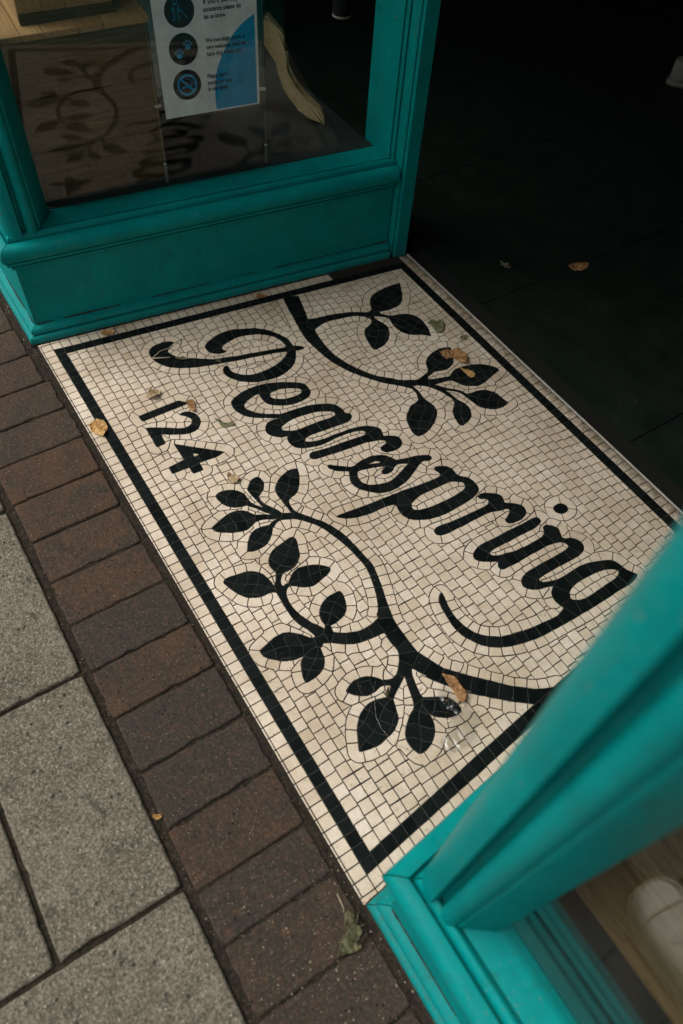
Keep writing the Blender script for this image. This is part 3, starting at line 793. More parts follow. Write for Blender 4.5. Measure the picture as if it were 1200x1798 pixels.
def tile_polygons(comp):
    pad = np.full((NY + 2, NX + 2), -1, np.int64)
    pad[1:-1, 1:-1] = comp
    q = np.sort(np.stack([pad[:-1, :-1], pad[:-1, 1:], pad[1:, :-1], pad[1:, 1:]]), axis=0)
    junc = (np.diff(q, axis=0) != 0).sum(0) >= 2
    flat = comp.ravel()
    order = np.argsort(flat, kind='stable')
    sf = flat[order]
    cuts = np.nonzero(np.diff(sf))[0] + 1
    res = []
    for grp in np.split(order, cuts):
        cid = int(flat[grp[0]])
        if cid < 0 or len(grp) < 30:
            continue
        yy, xx = grp // NX, grp % NX
        y0, x0 = yy.min(), xx.min()
        h, w = yy.max() - y0 + 1, xx.max() - x0 + 1
        m = np.zeros((h + 2, w + 2), bool)
        m[yy - y0 + 1, xx - x0 + 1] = True
        nxt = {}
        def put(ay, ax, by, bx):
            for a, b, c, d in zip(ay.tolist(), ax.tolist(), by.tolist(), bx.tolist()):
                nxt.setdefault((a, b), []).append((c, d))
        r, c = np.nonzero(m[1:-1, 1:-1] & ~m[:-2, 1:-1]); put(r, c, r, c + 1)
        r, c = np.nonzero(m[1:-1, 1:-1] & ~m[1:-1, 2:]); put(r, c + 1, r + 1, c + 1)
        r, c = np.nonzero(m[1:-1, 1:-1] & ~m[2:, 1:-1]); put(r + 1, c + 1, r + 1, c)
        r, c = np.nonzero(m[1:-1, 1:-1] & ~m[1:-1, :-2]); put(r + 1, c, r, c)
        loops = []
        while nxt:
            s = next(iter(nxt))
            cur = s
            loop = []
            while True:
                loop.append(cur)
                lst = nxt[cur]
                n2 = lst.pop()
                if not lst:
                    del nxt[cur]
                cur = n2
                if cur == s or cur not in nxt:
                    break
            loops.append(loop)
        loop = max(loops, key=len)
        n = len(loop)
        jn = [i for i, (a, b) in enumerate(loop) if junc[a + y0, b + x0]]
        if len(jn) < 3:
            jn = sorted(set(jn + [0, n // 4, n // 2, 3 * n // 4]))
        poly = []
        P = np.array(loop, float)[:, ::-1]
        for a, b in zip(jn, jn[1:] + [jn[0] + n]):
            seg = P[[i % n for i in range(a, b + 1)]]
            if len(seg) > 4:
                sm = seg.copy()
                for _ in range(2):
                    k = np.pad(sm, ((2, 2), (0, 0)), mode='edge')
                    av = (k[:-4] + k[1:-3] + k[2:-2] + k[3:-1] + k[4:]) / 5
                    sm[1:-1] = av[1:-1]
                seg = sm
            poly += dp(list(map(tuple, seg)), 0.5)[:-1]
        poly = np.array(poly) + [x0 + X0, y0 + Y0]
        # drop vertices closer than 1.2 mm to the one before
        keep = [poly[0]]
        for p in poly[1:]:
            if math.hypot(*(p - keep[-1])) > 1.2:
                keep.append(p)
        if len(keep) > 3 and math.hypot(*(keep[0] - keep[-1])) <= 1.2:
            keep.pop()
        if len(keep) < 3:
            continue
        res.append((cid, np.array(keep), len(grp), int(grp[0])))
    return res

def inset(poly, g):
    n = len(poly)
    area = 0.5 * np.sum(poly[:, 0] * np.roll(poly[:, 1], -1) - np.roll(poly[:, 0], -1) * poly[:, 1])
    if area < 0:
        poly = poly[::-1]
    e = np.roll(poly, -1, 0) - poly
    e /= np.linalg.norm(e, axis=1)[:, None] + 1e-9
    nr = np.stack([-e[:, 1], e[:, 0]], 1)
    out = []
    for i in range(n):
        a, b = nr[i - 1], nr[i]
        s = a + b
        den = 1 + a @ b
        off = s / max(den, 0.35)
        out.append(poly[i] + off * g)
    return np.array(out)

def to_px(x, y, z=0.0):
    v = Vector((x, y, z - CAMH))
    w = fwd.dot(v)
    return PXW / 2 + F_PX * rgt.dot(v) / w, PXH / 2 + F_PX * dwn.dot(v) / w

def build_mosaic():
    lab, owner = label_floor()
    cls = np.where(lab < 0, -1, np.where(lab >= 5000000, 100 + owner, lab // 100000))
    cls = np.where((lab >= 1000000) & (lab < 3000000), 10, cls)
    comp = components(lab)
    comp = merge_small(comp, cls, 95)
    tiles = tile_polygons(comp)
    fc = cls.ravel()
    root = empty('mosaic_pavement')
    tag(root, 'cream and black mosaic floor of the shop entrance', kind='structure')
    # bedding
    z = -0.0013
    ys = [MOS_FRONT - 3, MOS_BACK + 1]
    vs_ = [(left_edge(ys[0]) / 1000 - 0.03, ys[0] / 1000, z), (right_edge(ys[0]) / 1000 + 0.03, ys[0] / 1000, z),
           (right_edge(ys[1]) / 1000 + 0.03, ys[1] / 1000, z), (left_edge(ys[1]) / 1000 - 0.03, ys[1] / 1000, z)]
    lowv = [(x, y, -0.04) for x, y, _ in vs_]
    mesh_obj('grout', vs_ + lowv, [(0, 1, 2, 3), (0, 4, 5, 1), (1, 5, 6, 2), (2, 6, 7, 3), (3, 7, 4, 0)], M['grout'], root)
    # parts for the figures
    motif = {}
    LET = {'P': 'capital P with a long swash', 'e': 'letter e after the P', 'a': 'letter a', 'r first': 'first letter r, before the s', 's': 'letter s',
           'p': 'small letter p after the s', 'r second': 'second letter r, before the i', 'i': 'letter i with a round dot', 'n': 'letter n', 'g': 'letter g with a long curling tail'}
    def motif_part(i):
        kind, key = SHAPES[i][0], SHAPES[i][1]
        k = (kind, key)
        if k not in motif:
            e = bpy.data.objects.new({'stem': 'vine_stem'}.get(kind, kind), None)
            e.empty_display_size = 0.02
            link(e, root)
            if kind == 'letter':
                e['label'] = 'black mosaic ' + LET[key]
            elif kind == 'numeral':
                e['label'] = 'black mosaic figure ' + key
            elif kind == 'stem':
                e['label'] = 'black mosaic vine stem, ' + ('by the left bay' if key == 'upper' else 'nearest the street')
            motif[k] = e
        return motif[k]
    border = bpy.data.objects.new('border_band', None)
    border.empty_display_size = 0.02
    border['label'] = 'black mosaic border line round the entrance floor'
    link(border, root)
    whites = []
    def geo(poly, black):
        gap = (0.45 if black else 1.08) + rnd.uniform(-0.12, 0.2)
        p = inset(poly, gap) / 1000.0
        c = p.mean(0)
        zt = rnd.uniform(-0.00022, 0.00022)
        tx, ty = rnd.gauss(0, 0.006), rnd.gauss(0, 0.006)
        q = inset(p * 1000, 0.28) / 1000.0
        n = len(p)
        if len(q) != n:
            q = p
        def zz(v, dz): return zt + dz + (v[0] - c[0]) * tx + (v[1] - c[1]) * ty
        V = [(v[0], v[1], zz(v, 0)) for v in q] + [(v[0], v[1], zz(v, -0.00025)) for v in p] + [(v[0], v[1], -0.003) for v in p]
        Fc = [tuple(range(n))]
        for i in range(n):
            j = (i + 1) % n
            Fc.append((n + i, n + j, j, i))
            Fc.append((2 * n + i, 2 * n + j, n + j, n + i))
        if black:                              # joint filled flush between the black pieces
            o_ = inset(poly, 0.04) / 1000.0
            if len(o_) == n:
                V += [(v[0], v[1], -0.00045) for v in o_]
                for i in range(n):
                    j = (i + 1) % n
                    Fc.append((3 * n + i, 3 * n + j, n + j, n + i))
        return V, Fc
    def set_tone(me, tones):
        a = me.attributes.new('tone', 'FLOAT', 'FACE')
        a.data.foreach_set('value', tones)
    nb = 0
    for cid, poly, area, first in tiles:
        c = int(fc[first])
        if c >= 40:
            V, Fc = geo(poly, True)
            o = mesh_obj('black_tile', V, Fc, M['black'], motif_part(c - 100) if c >= 100 else border)
            set_tone(o.data, [rnd.random()] * len(Fc))
            o.data.materials.append(M['pale_grout'])
            n_ = len(Fc[0])
            for pl in list(o.data.polygons)[1 + 2 * n_:]:
                pl.material_index = 1
            nb += 1
        else:
            pr = np.array([to_px(x / 1000, y / 1000) for x, y in poly])
            pa = abs(0.5 * np.sum(pr[:, 0] * np.roll(pr[:, 1], -1) - np.roll(pr[:, 0], -1) * pr[:, 1]))
            cx, cy = pr.mean(0)
            vis = 0 < cx < PXW and 0 < cy < PXH and (cy - 1590) < -1.09 * (cx - 640)
            whites.append((pa if vis else 0.0, poly))
    whites.sort(key=lambda t: -t[0])
    bigV, bigF, bigT = [], [], []
    for k, (pa, poly) in enumerate(whites):
        V, Fc = geo(poly, False)
        t = min(1, max(0, rnd.gauss(0.63, 0.18)))
        if k < 300:
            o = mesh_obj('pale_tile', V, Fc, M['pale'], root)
            set_tone(o.data, [t] * len(Fc))
        else:
            b = len(bigV)
            bigV += V
            bigF += [tuple(b + i for i in f) for f in Fc]
            bigT += [t] * len(Fc)
    o = mesh_obj('pale_tile_field', bigV, bigF, M['pale'], root)
    set_tone(o.data, bigT)
    tag(o, 'remaining small cream tiles of the mosaic', kind='stuff')
    print('MOSAIC tiles', len(tiles), 'black', nb, 'pale', len(whites))
build_mosaic()

# ------------------------------------------------------------------ paving in front of the shop
def slab_mesh(name, x0, x1, y0, y1, top, mat, depth=0.03, bev=0.003, seg=9, jit=0.0009, seed=0, notch=None):
    """block with a softly broken arris: rim points jittered, top ring set in and raised"""
    r = random.Random(seed)
    rim = []
    for (ax, ay, bx, by) in ((x0, y0, x1, y0), (x1, y0, x1, y1), (x1, y1, x0, y1), (x0, y1, x0, y0)):
        ln = math.hypot(bx - ax, by - ay)
        n = max(2, int(round(seg * ln / max(x1 - x0, y1 - y0))))
        nx, ny = -(by - ay) / ln, (bx - ax) / ln
        for i in range(n):
            t = i / n
            inn = r.uniform(0, jit) + (r.random() < 0.12) * r.uniform(0, jit * 2.5)
            if i == 0:
                cx, cy = (x0 + x1) / 2, (y0 + y1) / 2
                rim.append((ax + (0.002 if ax < cx else -0.002), ay + (0.002 if ay < cy else -0.002)))
                continue
            px, py = ax + (bx - ax) * t, ay + (by - ay) * t
            if notch:
                for (qx, qy, rad, dep) in notch:
                    dd = math.hypot(px - qx, py - qy)
                    if dd < rad:
                        inn += dep * (1 - (dd / rad) ** 2) * r.uniform(0.75, 1.1)
            rim.append((px + nx * inn, py + ny * inn))
    n = len(rim)
    cx, cy = (x0 + x1) / 2, (y0 + y1) / 2
    def inn(p, d):
        sx = 1 - 2 * d / (x1 - x0)
        sy = 1 - 2 * d / (y1 - y0)
        return cx + (p[0] - cx) * sx, cy + (p[1] - cy) * sy
    V = []
    for p in rim: V.append((*p, top - depth))
    for p in rim: V.append((*p, top - bev * 1.1))
    for p in rim: V.append((*inn(p, bev * 0.45), top - bev * 0.35))
    for p in rim: V.append((*inn(p, bev * 1.3), top))
    Fc = []
    for k in range(3):
        for i in range(n):
            j = (i + 1) % n
            Fc.append((k * n + i, k * n + j, (k + 1) * n + j, (k + 1) * n + i))
    Fc.append(tuple(3 * n + i for i in range(n)))
    me = bpy.data.meshes.new(name)
    me.from_pydata(V, [], Fc)
    me.materials.append(mat)
    for p in me.polygons:
        p.use_smooth = len(p.vertices) == 4
    return me

def box_obj(name, x0, x1, y0, y1, z0, z1, mat, parent=None, bev=0.0):
    bm = bmesh.new()
    bmesh.ops.create_cube(bm, size=1.0)
    for v in bm.verts:
        v.co = ((x0 + x1) / 2 + v.co.x * (x1 - x0), (y0 + y1) / 2 + v.co.y * (y1 - y0), (z0 + z1) / 2 + v.co.z * (z1 - z0))
    if bev:
        bmesh.ops.bevel(bm, geom=bm.edges[:], offset=bev, segments=2, affect='EDGES')
    return bm_obj(name, bm, mat, parent)

brick_paving = tag(empty('brick_paving'), 'row of dark clay pavers along the shop front', kind='structure')
BJ = [-2.09, -1.975, -1.862, -1.750, -1.637, -1.525, -1.416, -1.307, -1.189, -1.073, -0.958, -0.843, -0.727, -0.616, -0.499, -0.385, -0.269, -0.1755, -0.06, 0.054, 0.168, 0.282, 0.395, 0.51]
BJ = [BJ[0] - 0.1135 * k for k in range(14, 0, -1)] + BJ + [BJ[-1] + 0.1135 * k for k in range(1, 11)]
for i, (a, b) in enumerate(zip(BJ, BJ[1:])):
    end = 0.186 if a > -1.56 else 0.172
    me = slab_mesh('brick', a + 0.0012, b - 0.0012, -0.0245 + rnd.uniform(-0.003, 0.002), end + rnd.uniform(-0.003, 0.002), 0.0, M['paver'], 0.05, 0.0032, 14, 0.0018, 40 + i)
    bc = Vector(((a + b) / 2, 0.081, 0))
    me.transform(Matrix.Translation(-bc))
    o = link(bpy.data.objects.new('brick', me), brick_paving)
    o.location = bc + Vector((0, 0, rnd.uniform(-0.0022, 0.0010)))
    o.rotation_euler = (rnd.gauss(0, 0.004), rnd.gauss(0, 0.003), 0)
slab_paving = tag(empty('slab_paving'), 'grey concrete slabs of the footway beside the clay pavers', kind='structure')
SJ = [-3.856, -3.410, -2.964, -2.518, -2.072, -1.626, -1.180, -0.734, -0.288, 0.158, 0.604, 1.050, 1.496]
for i, (a, b) in enumerate(zip(SJ, SJ[1:])):
    notch = [(-0.2915, -0.205, 0.05, 0.006)] if abs(a + 0.734) < 0.01 else None
    split = -0.2550 if a < -0.3 else -0.47          # the nearer slabs run deeper than the two narrow rows
    me = slab_mesh('slab', a + 0.0035, b - 0.0035, split + 0.004, -0.0415, 0.003, M['slab'], 0.05, 0.0035, 26, 0.0011, 80 + i, notch)
    link(bpy.data.objects.new('slab', me), slab_paving)
    me = slab_mesh('slab', a + 0.005, b - 0.004, -0.70, split - 0.004, 0.002, M['slab'], 0.05, 0.0035, 26, 0.0011, 90 + i)
    link(bpy.data.objects.new('slab', me), slab_paving)
# dirt bed that fills the joints
bm = bmesh.new()
bmesh.ops.create_grid(bm, x_segments=220, y_segments=50, size=0.5)
for v in bm.verts:
    v.co.x = -1.15 + v.co.x * 5.6
    v.co.y = -0.28 + v.co.y * 0.98
    v.co.z = -0.0052 + 0.0032 * noise.noise(Vector((v.co.x * 28, v.co.y * 28, 0)))
bed = bm_obj('joint_dirt', bm, M['dirt'])
tag(bed, None, kind='structure')
# the footway and the road beyond what the picture shows
g_ = mesh_obj('ground', [(-300, -300, -0.06), (300, -300, -0.06), (300, 300, -0.06), (-300, 300, -0.06)], [(0, 1, 2, 3)], M['asphalt'])
tag(g_, None, kind='structure')
p_ = box_obj('pavement', -6, 5, -2.6, -0.765, -0.055, 0.0, M['slab'])
tag(p_, None, kind='structure')

# ------------------------------------------------------------------ the two bays of the shop front
class Bay:
    def __init__(self, c, d, e):
        self.c = Vector((*c, 0)); self.d = Vector((*d, 0)).normalized(); self.e = Vector((*e, 0))
        self.n = Vector((self.d.y, -self.d.x, 0)) if e[0] < 0 else Vector((-self.d.y, self.d.x, 0))
    def lob(self, s, p, z=0.0):
        v = self.c + self.d * s - self.n * p
        return Vector((v.x, v.y, z))
    def st(self, s, p, z=0.0):
        v = self.c + self.e * s + Vector((0, p, 0))
        return Vector((v.x, v.y, z))
    def sc(self, p):                       # where the two faces set back by p meet, measured along each face
        sl = p * (1 + self.n.y) / self.d.y
        q = self.lob(sl, p)
        return sl, (q.x - self.c.x) / self.e.x
LB = Bay((-1.6642, 0.1879), (0.139, 1), (-1, 0))
RB = Bay((-0.1037, 0.2025), (-0.121, 1), (1, 0))

BASE = [(0.06, 0.0), (0.0, 0.0), (0.0, 0.010), (0.0012, 0.0155), (0.0045, 0.0185), (0.0175, 0.0195), (0.0175, 0.0238), (0.0092, 0.0248), (0.0100, 0.031), (0.0130, 0.0355), (0.0175, 0.0375), (0.0268, 0.0410), (0.0268, 0.0390), (0.06, 0.0390)]
SILL = [(0.05, 0.214), (0.0215, 0.2145), (0.0195, 0.2165), (0.0195, 0.2215), (0.0265, 0.2225), (0.0265, 0.2258), (0.0160, 0.2268), (0.0120, 0.2295), (0.0095, 0.2345), (0.0092, 0.2390), (0.0200, 0.2396), (0.0200, 0.2436),
        (0.0050, 0.2445), (0.0020, 0.2500), (0.0005, 0.2575), (0.0010, 0.2650), (0.0035, 0.2725), (0.0080, 0.2780), (0.0140, 0.2805), (0.0268, 0.2815), (0.0280, 0.2700), (0.0318, 0.2700), (0.0325, 0.2830),
        (0.0337, 0.2880), (0.0365, 0.2915), (0.0410, 0.2932), (0.0450, 0.2918), (0.0470, 0.2830), (0.0500, 0.2830), (0.0505, 0.2908), (0.0870, 0.2985), (0.105, 0.2985), (0.105, 0.214)]
PANEL = [(0.0275, 0.040), (0.0275, 0.216), (0.055, 0.216), (0.055, 0.040)]
STILE = [(0.0640, 0.0328), (0.0650, 0.0385), (0.0680, 0.0500), (0.0740, 0.0520), (0.0762, 0.0435), (0.0785, 0.0390), (0.0830, 0.0352), (0.0905, 0.0335), (0.0975, 0.0352), (0.1025, 0.0400), (0.1042, 0.0460), (0.1085, 0.0460), (0.1390, 0.0860), (0.1390, 0.1080)]
JAMB = [(1.027, 0.108), (1.027, 0.088), (1.043, 0.052), (1.0436, 0.064), (1.0462, 0.064), (1.0475, 0.050), (1.0495, 0.0455), (1.0525, 0.0430), (1.0538, 0.0440), (1.0545, 0.0520), (1.0566, 0.0520), (1.0572, 0.030), (1.0590, 0.020), (1.0615, 0.0145), (1.0640, 0.0120), (1.0648, 0.0230), (1.0668, 0.0230), (1.0672, 0.0010), (1.0690, -0.0006), (1.1050, -0.0006), (1.1065, 0.0010), (1.1065, 0.17), (1.027, 0.17)]

def sweep(bay, side, profile, s_end, name, mat, parent, gap=0.0010):
    f = bay.lob if side == 'lob' else bay.st
    n = len(profile)
    steps = 14
    V = []
    for k in range(steps + 1):
        for (p, z) in profile:
            sc = bay.sc(p)[0 if side == 'lob' else 1] + gap
            s = sc + (s_end - sc) * k / steps
            w = 0.0006 * noise.noise(Vector((s * 3.0, z * 6 + (5 if side == 'lob' else 9), bay.c.x)))
            V.append(f(s, p + w, z))
    Fc = []
    for k in range(steps):
        for i in range(n):
            j = (i + 1) % n
            Fc.append((k * n + i, k * n + j, (k + 1) * n + j, (k + 1) * n + i))
    Fc += [tuple(range(n)), tuple(steps * n + i for i in reversed(range(n)))]
    bm = bmesh.new()
    vs_ = [bm.verts.new(v) for v in V]
    for q in Fc:
        try:
            bm.faces.new([vs_[i] for i in q])
        except ValueError:
            pass
    o = bm_obj(name, bm, mat, parent)
    auto_smooth(o, 38)
    return o

def extrude_plan(pts, z0, z1, name, mat, parent, ang=38, steps=6):
    n = len(pts)
    V, Fc = [], []
    for k in range(steps + 1):
        z = z0 + (z1 - z0) * k / steps
        V += [(p.x, p.y, z) for p in pts]
    for k in range(steps):
        for i in range(n):
            j = (i + 1) % n
            Fc.append((k * n + i, k * n + j, (k + 1) * n + j, (k + 1) * n + i))
    bm = bmesh.new()
    vs_ = [bm.verts.new(v) for v in V]
    for q in Fc:
        bm.faces.new([vs_[i] for i in q])
    for ring in (vs_[:n], vs_[steps * n:]):
        bm.faces.new(ring)
    bmesh.ops.triangulate(bm, faces=[f for f in bm.faces if len(f.verts) > 4])
    o = bm_obj(name, bm, mat, parent)
    auto_smooth(o, ang)
    return o

def build_bay(bay, label, st_len):
    root = empty('shop_window_bay', tuple(bay.c))
    tag(root, label, 'shop window', 'window bays either side of the entrance')
    inv = Matrix.Translation(-bay.c)
    made = []
    for side, L in (('lob', 1.053), ('st', st_len)):
        made.append(sweep(bay, side, BASE, L, 'base_moulding', M['teal'], root))
        made.append(sweep(bay, side, PANEL, L, 'riser_panel', M['teal'], root, 0.0))
        made.append(sweep(bay, side, SILL, L, 'sill', M['teal'], root))
    # corner post: round nosing between two moulded stiles
    cs = bay.sc(0.062)[0]
    C = bay.lob(cs, 0.062)
    a0 = Vector((0, -1, 0)); a1 = bay.n
    ring = [bay.st(s, p) for s, p in reversed(STILE)]
    for k in range(15):
        t = k / 14
        v = (a0 * math.sin((1 - t) * math.pi / 2) + a1 * math.sin(t * math.pi / 2)).normalized()
        ring.append(C + v * 0.0295)
    ring += [bay.lob(s, p) for s, p in STILE]
    ring += [bay.lob(*(bay.sc(0.125)[0], 0.125))]
    made.append(extrude_plan(ring, 0.279, 2.36, 'corner_post', M['teal'], root))
    made.append(extrude_plan([bay.lob(s, p) for s, p in JAMB], 0.0, 2.36, 'door_jamb', M['teal'], root))
    # far stile of the street window
    made.append(extrude_plan([bay.st(st_len - 0.14, 0.108), bay.st(st_len - 0.14, 0.086), bay.st(st_len - 0.11, 0.046), bay.st(st_len - 0.06, 0.03), bay.st(st_len, 0.028), bay.st(st_len, 0.108)], 0.279, 2.36, 'stile', M['teal'], root))
    # panes: 6 mm plate glass
    for f, L in ((bay.lob, 1.03), (bay.st, st_len - 0.135)):
        q = [f(0.136, 0.0885), f(L, 0.0885), f(L, 0.0945), f(0.136, 0.0945)]
        bm = bmesh.new()
        lo = [bm.verts.new((p.x, p.y, 0.2965)) for p in q]
        hi = [bm.verts.new((p.x, p.y, 2.30)) for p in q]
        for i in range(4):
            j = (i + 1) % 4
            bm.faces.new((lo[i], lo[j], hi[j], hi[i]))
        bm.faces.new(hi); bm.faces.new(lo[::-1])
        made.append(bm_obj('pane', bm, M['glass'], root))
    # head rail over the panes
    for f, L in ((bay.lob, 1.12), (bay.st, st_len)):
        k0 = 1 if f == bay.st else 0
        q = [f(bay.sc(0.0)[k0], 0.0), f(L, 0.0), f(L, 0.16), f(bay.sc(0.16)[k0], 0.16)]
        made.append(extrude_plan(q, 2.29 if False else 2.301, 2.56, 'head_rail', M['teal'], root, 38, 1))
    for o in made:
        o.data.transform(inv)
    return root
left_bay = build_bay(LB, 'teal shop window bay left of the entrance, with the notice behind its glass', 1.85)
right_bay = build_bay(RB, 'teal shop window bay at lower right, its corner post close to the camera', 1.90)

def dirt_bead(bay, label, st_len):
    V, Fc = [], []
    for f, a, b in ((bay.lob, 0.0, 1.052), (bay.st, 0.0, st_len)):
        n = 150
        base = len(V)
        for k in range(n + 1):
            s = a + (b - a) * k / n
            w = 0.0035 + 0.0065 * max(0, noise.noise(Vector((s * 22, 3, bay.c.x)))) + 0.003 * abs(noise.noise(Vector((s * 90, 7, bay.c.x))))
            h = 0.0014 + 0.0030 * max(0, noise.noise(Vector((s * 30, 9, bay.c.x))) + 0.2)
            V += [f(s, -w, -0.0035), f(s, -w * 0.55, h * 0.7), f(s, 0.004, h), f(s, 0.004, -0.0035)]
        for k in range(n):
            for i in range(3):
                p = base + k * 4 + i
                Fc.append((p, p + 1, p + 5, p + 4))
    for f, a, b in ((bay.lob, 0.03, 1.05), (bay.st, 0.03, st_len)):
        n = 220
        for k in range(n):
            s = a + (b - a) * k / n
            q = noise.noise(Vector((s * 17, 21, bay.c.x)))
            if q < -0.12:
                continue
            w = 0.0012 + 0.0022 * max(0, q) + 0.0012 * abs(noise.noise(Vector((s * 120, 5, bay.c.x))))
            s2 = s + (b - a) / n
            p = len(V)
            V += [f(s, 0.0270 - w, 0.0412), f(s2, 0.0270 - w, 0.0412), f(s2, 0.0272, 0.0412 + w * 0.8), f(s, 0.0272, 0.0412 + w * 0.8)]
            Fc.append((p, p + 1, p + 2, p + 3))
    o = mesh_obj('dirt_seam', V, Fc, M['dirt'], None, True)
    tag(o, label, 'dirt', kind='stuff')
dirt_bead(LB, 'dark dirt packed along the foot of the left bay', 1.85)
dirt_bead(RB, 'dark dirt packed along the foot of the right bay', 1.90)

# ------------------------------------------------------------------ inside: floor, walls, ceiling
shop_floor = tag(empty('shop_floor'), 'dark tiled floor inside the shop', kind='structure')
bed2 = box_obj('floor_bed', -3.5, 1.8, 1.34, 6.0, -0.055, -0.0055, M['bed_and_shadow'], shop_floor)
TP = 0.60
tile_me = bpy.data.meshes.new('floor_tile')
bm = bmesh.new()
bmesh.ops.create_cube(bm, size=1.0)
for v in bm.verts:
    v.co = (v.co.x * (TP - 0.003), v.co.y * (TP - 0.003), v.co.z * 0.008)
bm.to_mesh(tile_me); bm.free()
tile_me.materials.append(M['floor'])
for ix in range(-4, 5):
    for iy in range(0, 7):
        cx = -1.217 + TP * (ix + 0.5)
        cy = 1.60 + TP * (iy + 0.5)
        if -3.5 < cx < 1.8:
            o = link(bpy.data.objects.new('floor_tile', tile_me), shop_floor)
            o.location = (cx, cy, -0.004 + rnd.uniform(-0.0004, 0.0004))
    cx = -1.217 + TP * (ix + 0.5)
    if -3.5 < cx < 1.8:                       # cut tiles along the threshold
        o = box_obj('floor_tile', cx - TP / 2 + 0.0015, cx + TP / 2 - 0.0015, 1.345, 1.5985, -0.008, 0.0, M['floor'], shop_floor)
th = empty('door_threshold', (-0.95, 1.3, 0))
tag(th, 'thin metal strip and black band standing for drop shadow across the doorway', 'threshold')
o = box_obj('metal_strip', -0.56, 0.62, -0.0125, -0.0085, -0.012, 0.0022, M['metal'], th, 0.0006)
o = box_obj('shadow_strip', -0.57, 0.65, -0.008, 0.044, -0.02, -0.004, M['bed_and_shadow'], th, 0.001)  # black strip put in for the drop shadow behind the metal

shop = empty('shop_building', (-0.9, 3.0, 0))
tag(shop, 'painted building above and behind the shop front', 'building')
def wall_part(name, x0, x1, y0, y1, z0, z1, mat):
    o = box_obj(name, x0 + 0.9, x1 + 0.9, y0 - 3.0, y1 - 3.0, z0, z1, mat, shop)
    return o
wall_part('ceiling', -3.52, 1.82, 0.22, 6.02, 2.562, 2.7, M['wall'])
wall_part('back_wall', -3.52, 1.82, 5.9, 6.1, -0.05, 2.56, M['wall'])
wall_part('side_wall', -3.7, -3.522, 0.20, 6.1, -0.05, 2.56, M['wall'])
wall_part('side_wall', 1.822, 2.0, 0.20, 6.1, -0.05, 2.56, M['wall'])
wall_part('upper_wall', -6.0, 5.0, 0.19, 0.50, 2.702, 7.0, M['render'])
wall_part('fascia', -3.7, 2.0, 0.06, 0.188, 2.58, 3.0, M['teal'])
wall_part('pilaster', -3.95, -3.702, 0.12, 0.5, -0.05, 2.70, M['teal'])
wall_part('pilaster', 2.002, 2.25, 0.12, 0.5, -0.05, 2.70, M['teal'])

# ------------------------------------------------------------------ display inside the left bay
def prism(pts, z0, z1, name, mat, parent=None):
    bm = bmesh.new()
    lo = [bm.verts.new((p[0], p[1], z0)) for p in pts]
    hi = [bm.verts.new((p[0], p[1], z1)) for p in pts]
    n = len(pts)
    for i in range(n):
        j = (i + 1) % n
        bm.faces.new((lo[i], lo[j], hi[j], hi[i]))
    bm.faces.new(hi); bm.faces.new(lo[::-1])
    return bm_obj(name, bm, mat, parent)
def bound(bay, p, yend, xend, ystart=None):
    s0 = bay.sc(p)[0]
    a = bay.lob(s0, p)
    if ystart is not None:
        a = bay.lob((ystart - bay.c.y + bay.n.y * p) / bay.d.y, p)
    b = bay.lob((yend - bay.c.y + bay.n.y * p) / bay.d.y, p)
    return [(a.x, a.y), (b.x, b.y), (xend, b.y), (xend, a.y)]
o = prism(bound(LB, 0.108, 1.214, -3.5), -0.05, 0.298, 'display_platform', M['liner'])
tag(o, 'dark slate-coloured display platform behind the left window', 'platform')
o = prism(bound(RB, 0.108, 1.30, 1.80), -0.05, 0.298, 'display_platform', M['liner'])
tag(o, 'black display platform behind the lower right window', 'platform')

# boards laid on the right-hand platform
deck = empty('display_deck', (0.9, 0.6, 0.298))
tag(deck, 'warm brown wooden boards laid in the lower right window', 'wooden deck')
for k in range(5):
    y0 = 0.408 + k * 0.145
    o = box_obj('board', -0.80 - 0.121 * 0 + 0.02 * k - 0.11, 0.86, y0 - 0.6, y0 - 0.6 + 0.1435, 0.0005, 0.012, M['oakx'], deck, 0.0012)

bd = prism([tuple(RB.lob(s, p).xy) for s, p in ((0.155, 0.116), (1.04, 0.116), (1.04, 0.130), (0.155, 0.130))], 0.2985, 2.25, 'added_light_blocker', M['cloth'])  # added board: stops light passing through the right bay into the entrance
tag(bd, 'dark board added behind the entrance-side glass of the right bay to block light', 'light blocker')
def frame_matrix(bay, p, s=0.0, z=0.0):
    o_ = bay.lob(s, p, z)
    m = Matrix((bay.d, Vector((0, 0, 1)), bay.n)).transposed().to_4x4()
    m.translation = o_
    return m

# wooden plinth box: local x along the glass, y up, z towards the glass
def lbox(name, x0, x1, y0, y1, z0, z1, mat, parent, bev=0.001):
    return box_obj(name, x0, x1, y0, y1, z0, z1, mat, parent, bev)
plinth = empty('wooden_plinth')
plinth.matrix_world = frame_matrix(LB, 0.1475, 0.285, 0.2985) @ Matrix.Rotation(math.radians(3.2), 4, 'Y')
tag(plinth, 'dark brown boarded plinth box behind the left window', 'plinth')
hh = [(0.0, 0.118), (0.1195, 0.237), (0.2385, 0.354)]
for (a, b) in hh:
    lbox('board', -0.165, 0.172, a, b, -0.02, 0.0 + rnd.uniform(-0.0005, 0.0005), M['oak'], plinth, 0.0012)
    lbox('board', 0.154, 0.1715, a, b, -0.46, -0.0215, M['oak'], plinth, 0.0012)
    lbox('board', -0.165, -0.147, a, b, -0.46, -0.0215, M['oak'], plinth, 0.0012)
xs = [-0.172, -0.098, -0.052, 0.022, 0.074, 0.178]
for a, b in zip(xs, xs[1:]):
    lbox('top_board', a + 0.0006, b - 0.0006, 0.3555, 0.3675, -0.47, 0.006 + rnd.uniform(-0.0012, 0.0012), M['pine'], plinth, 0.0012)

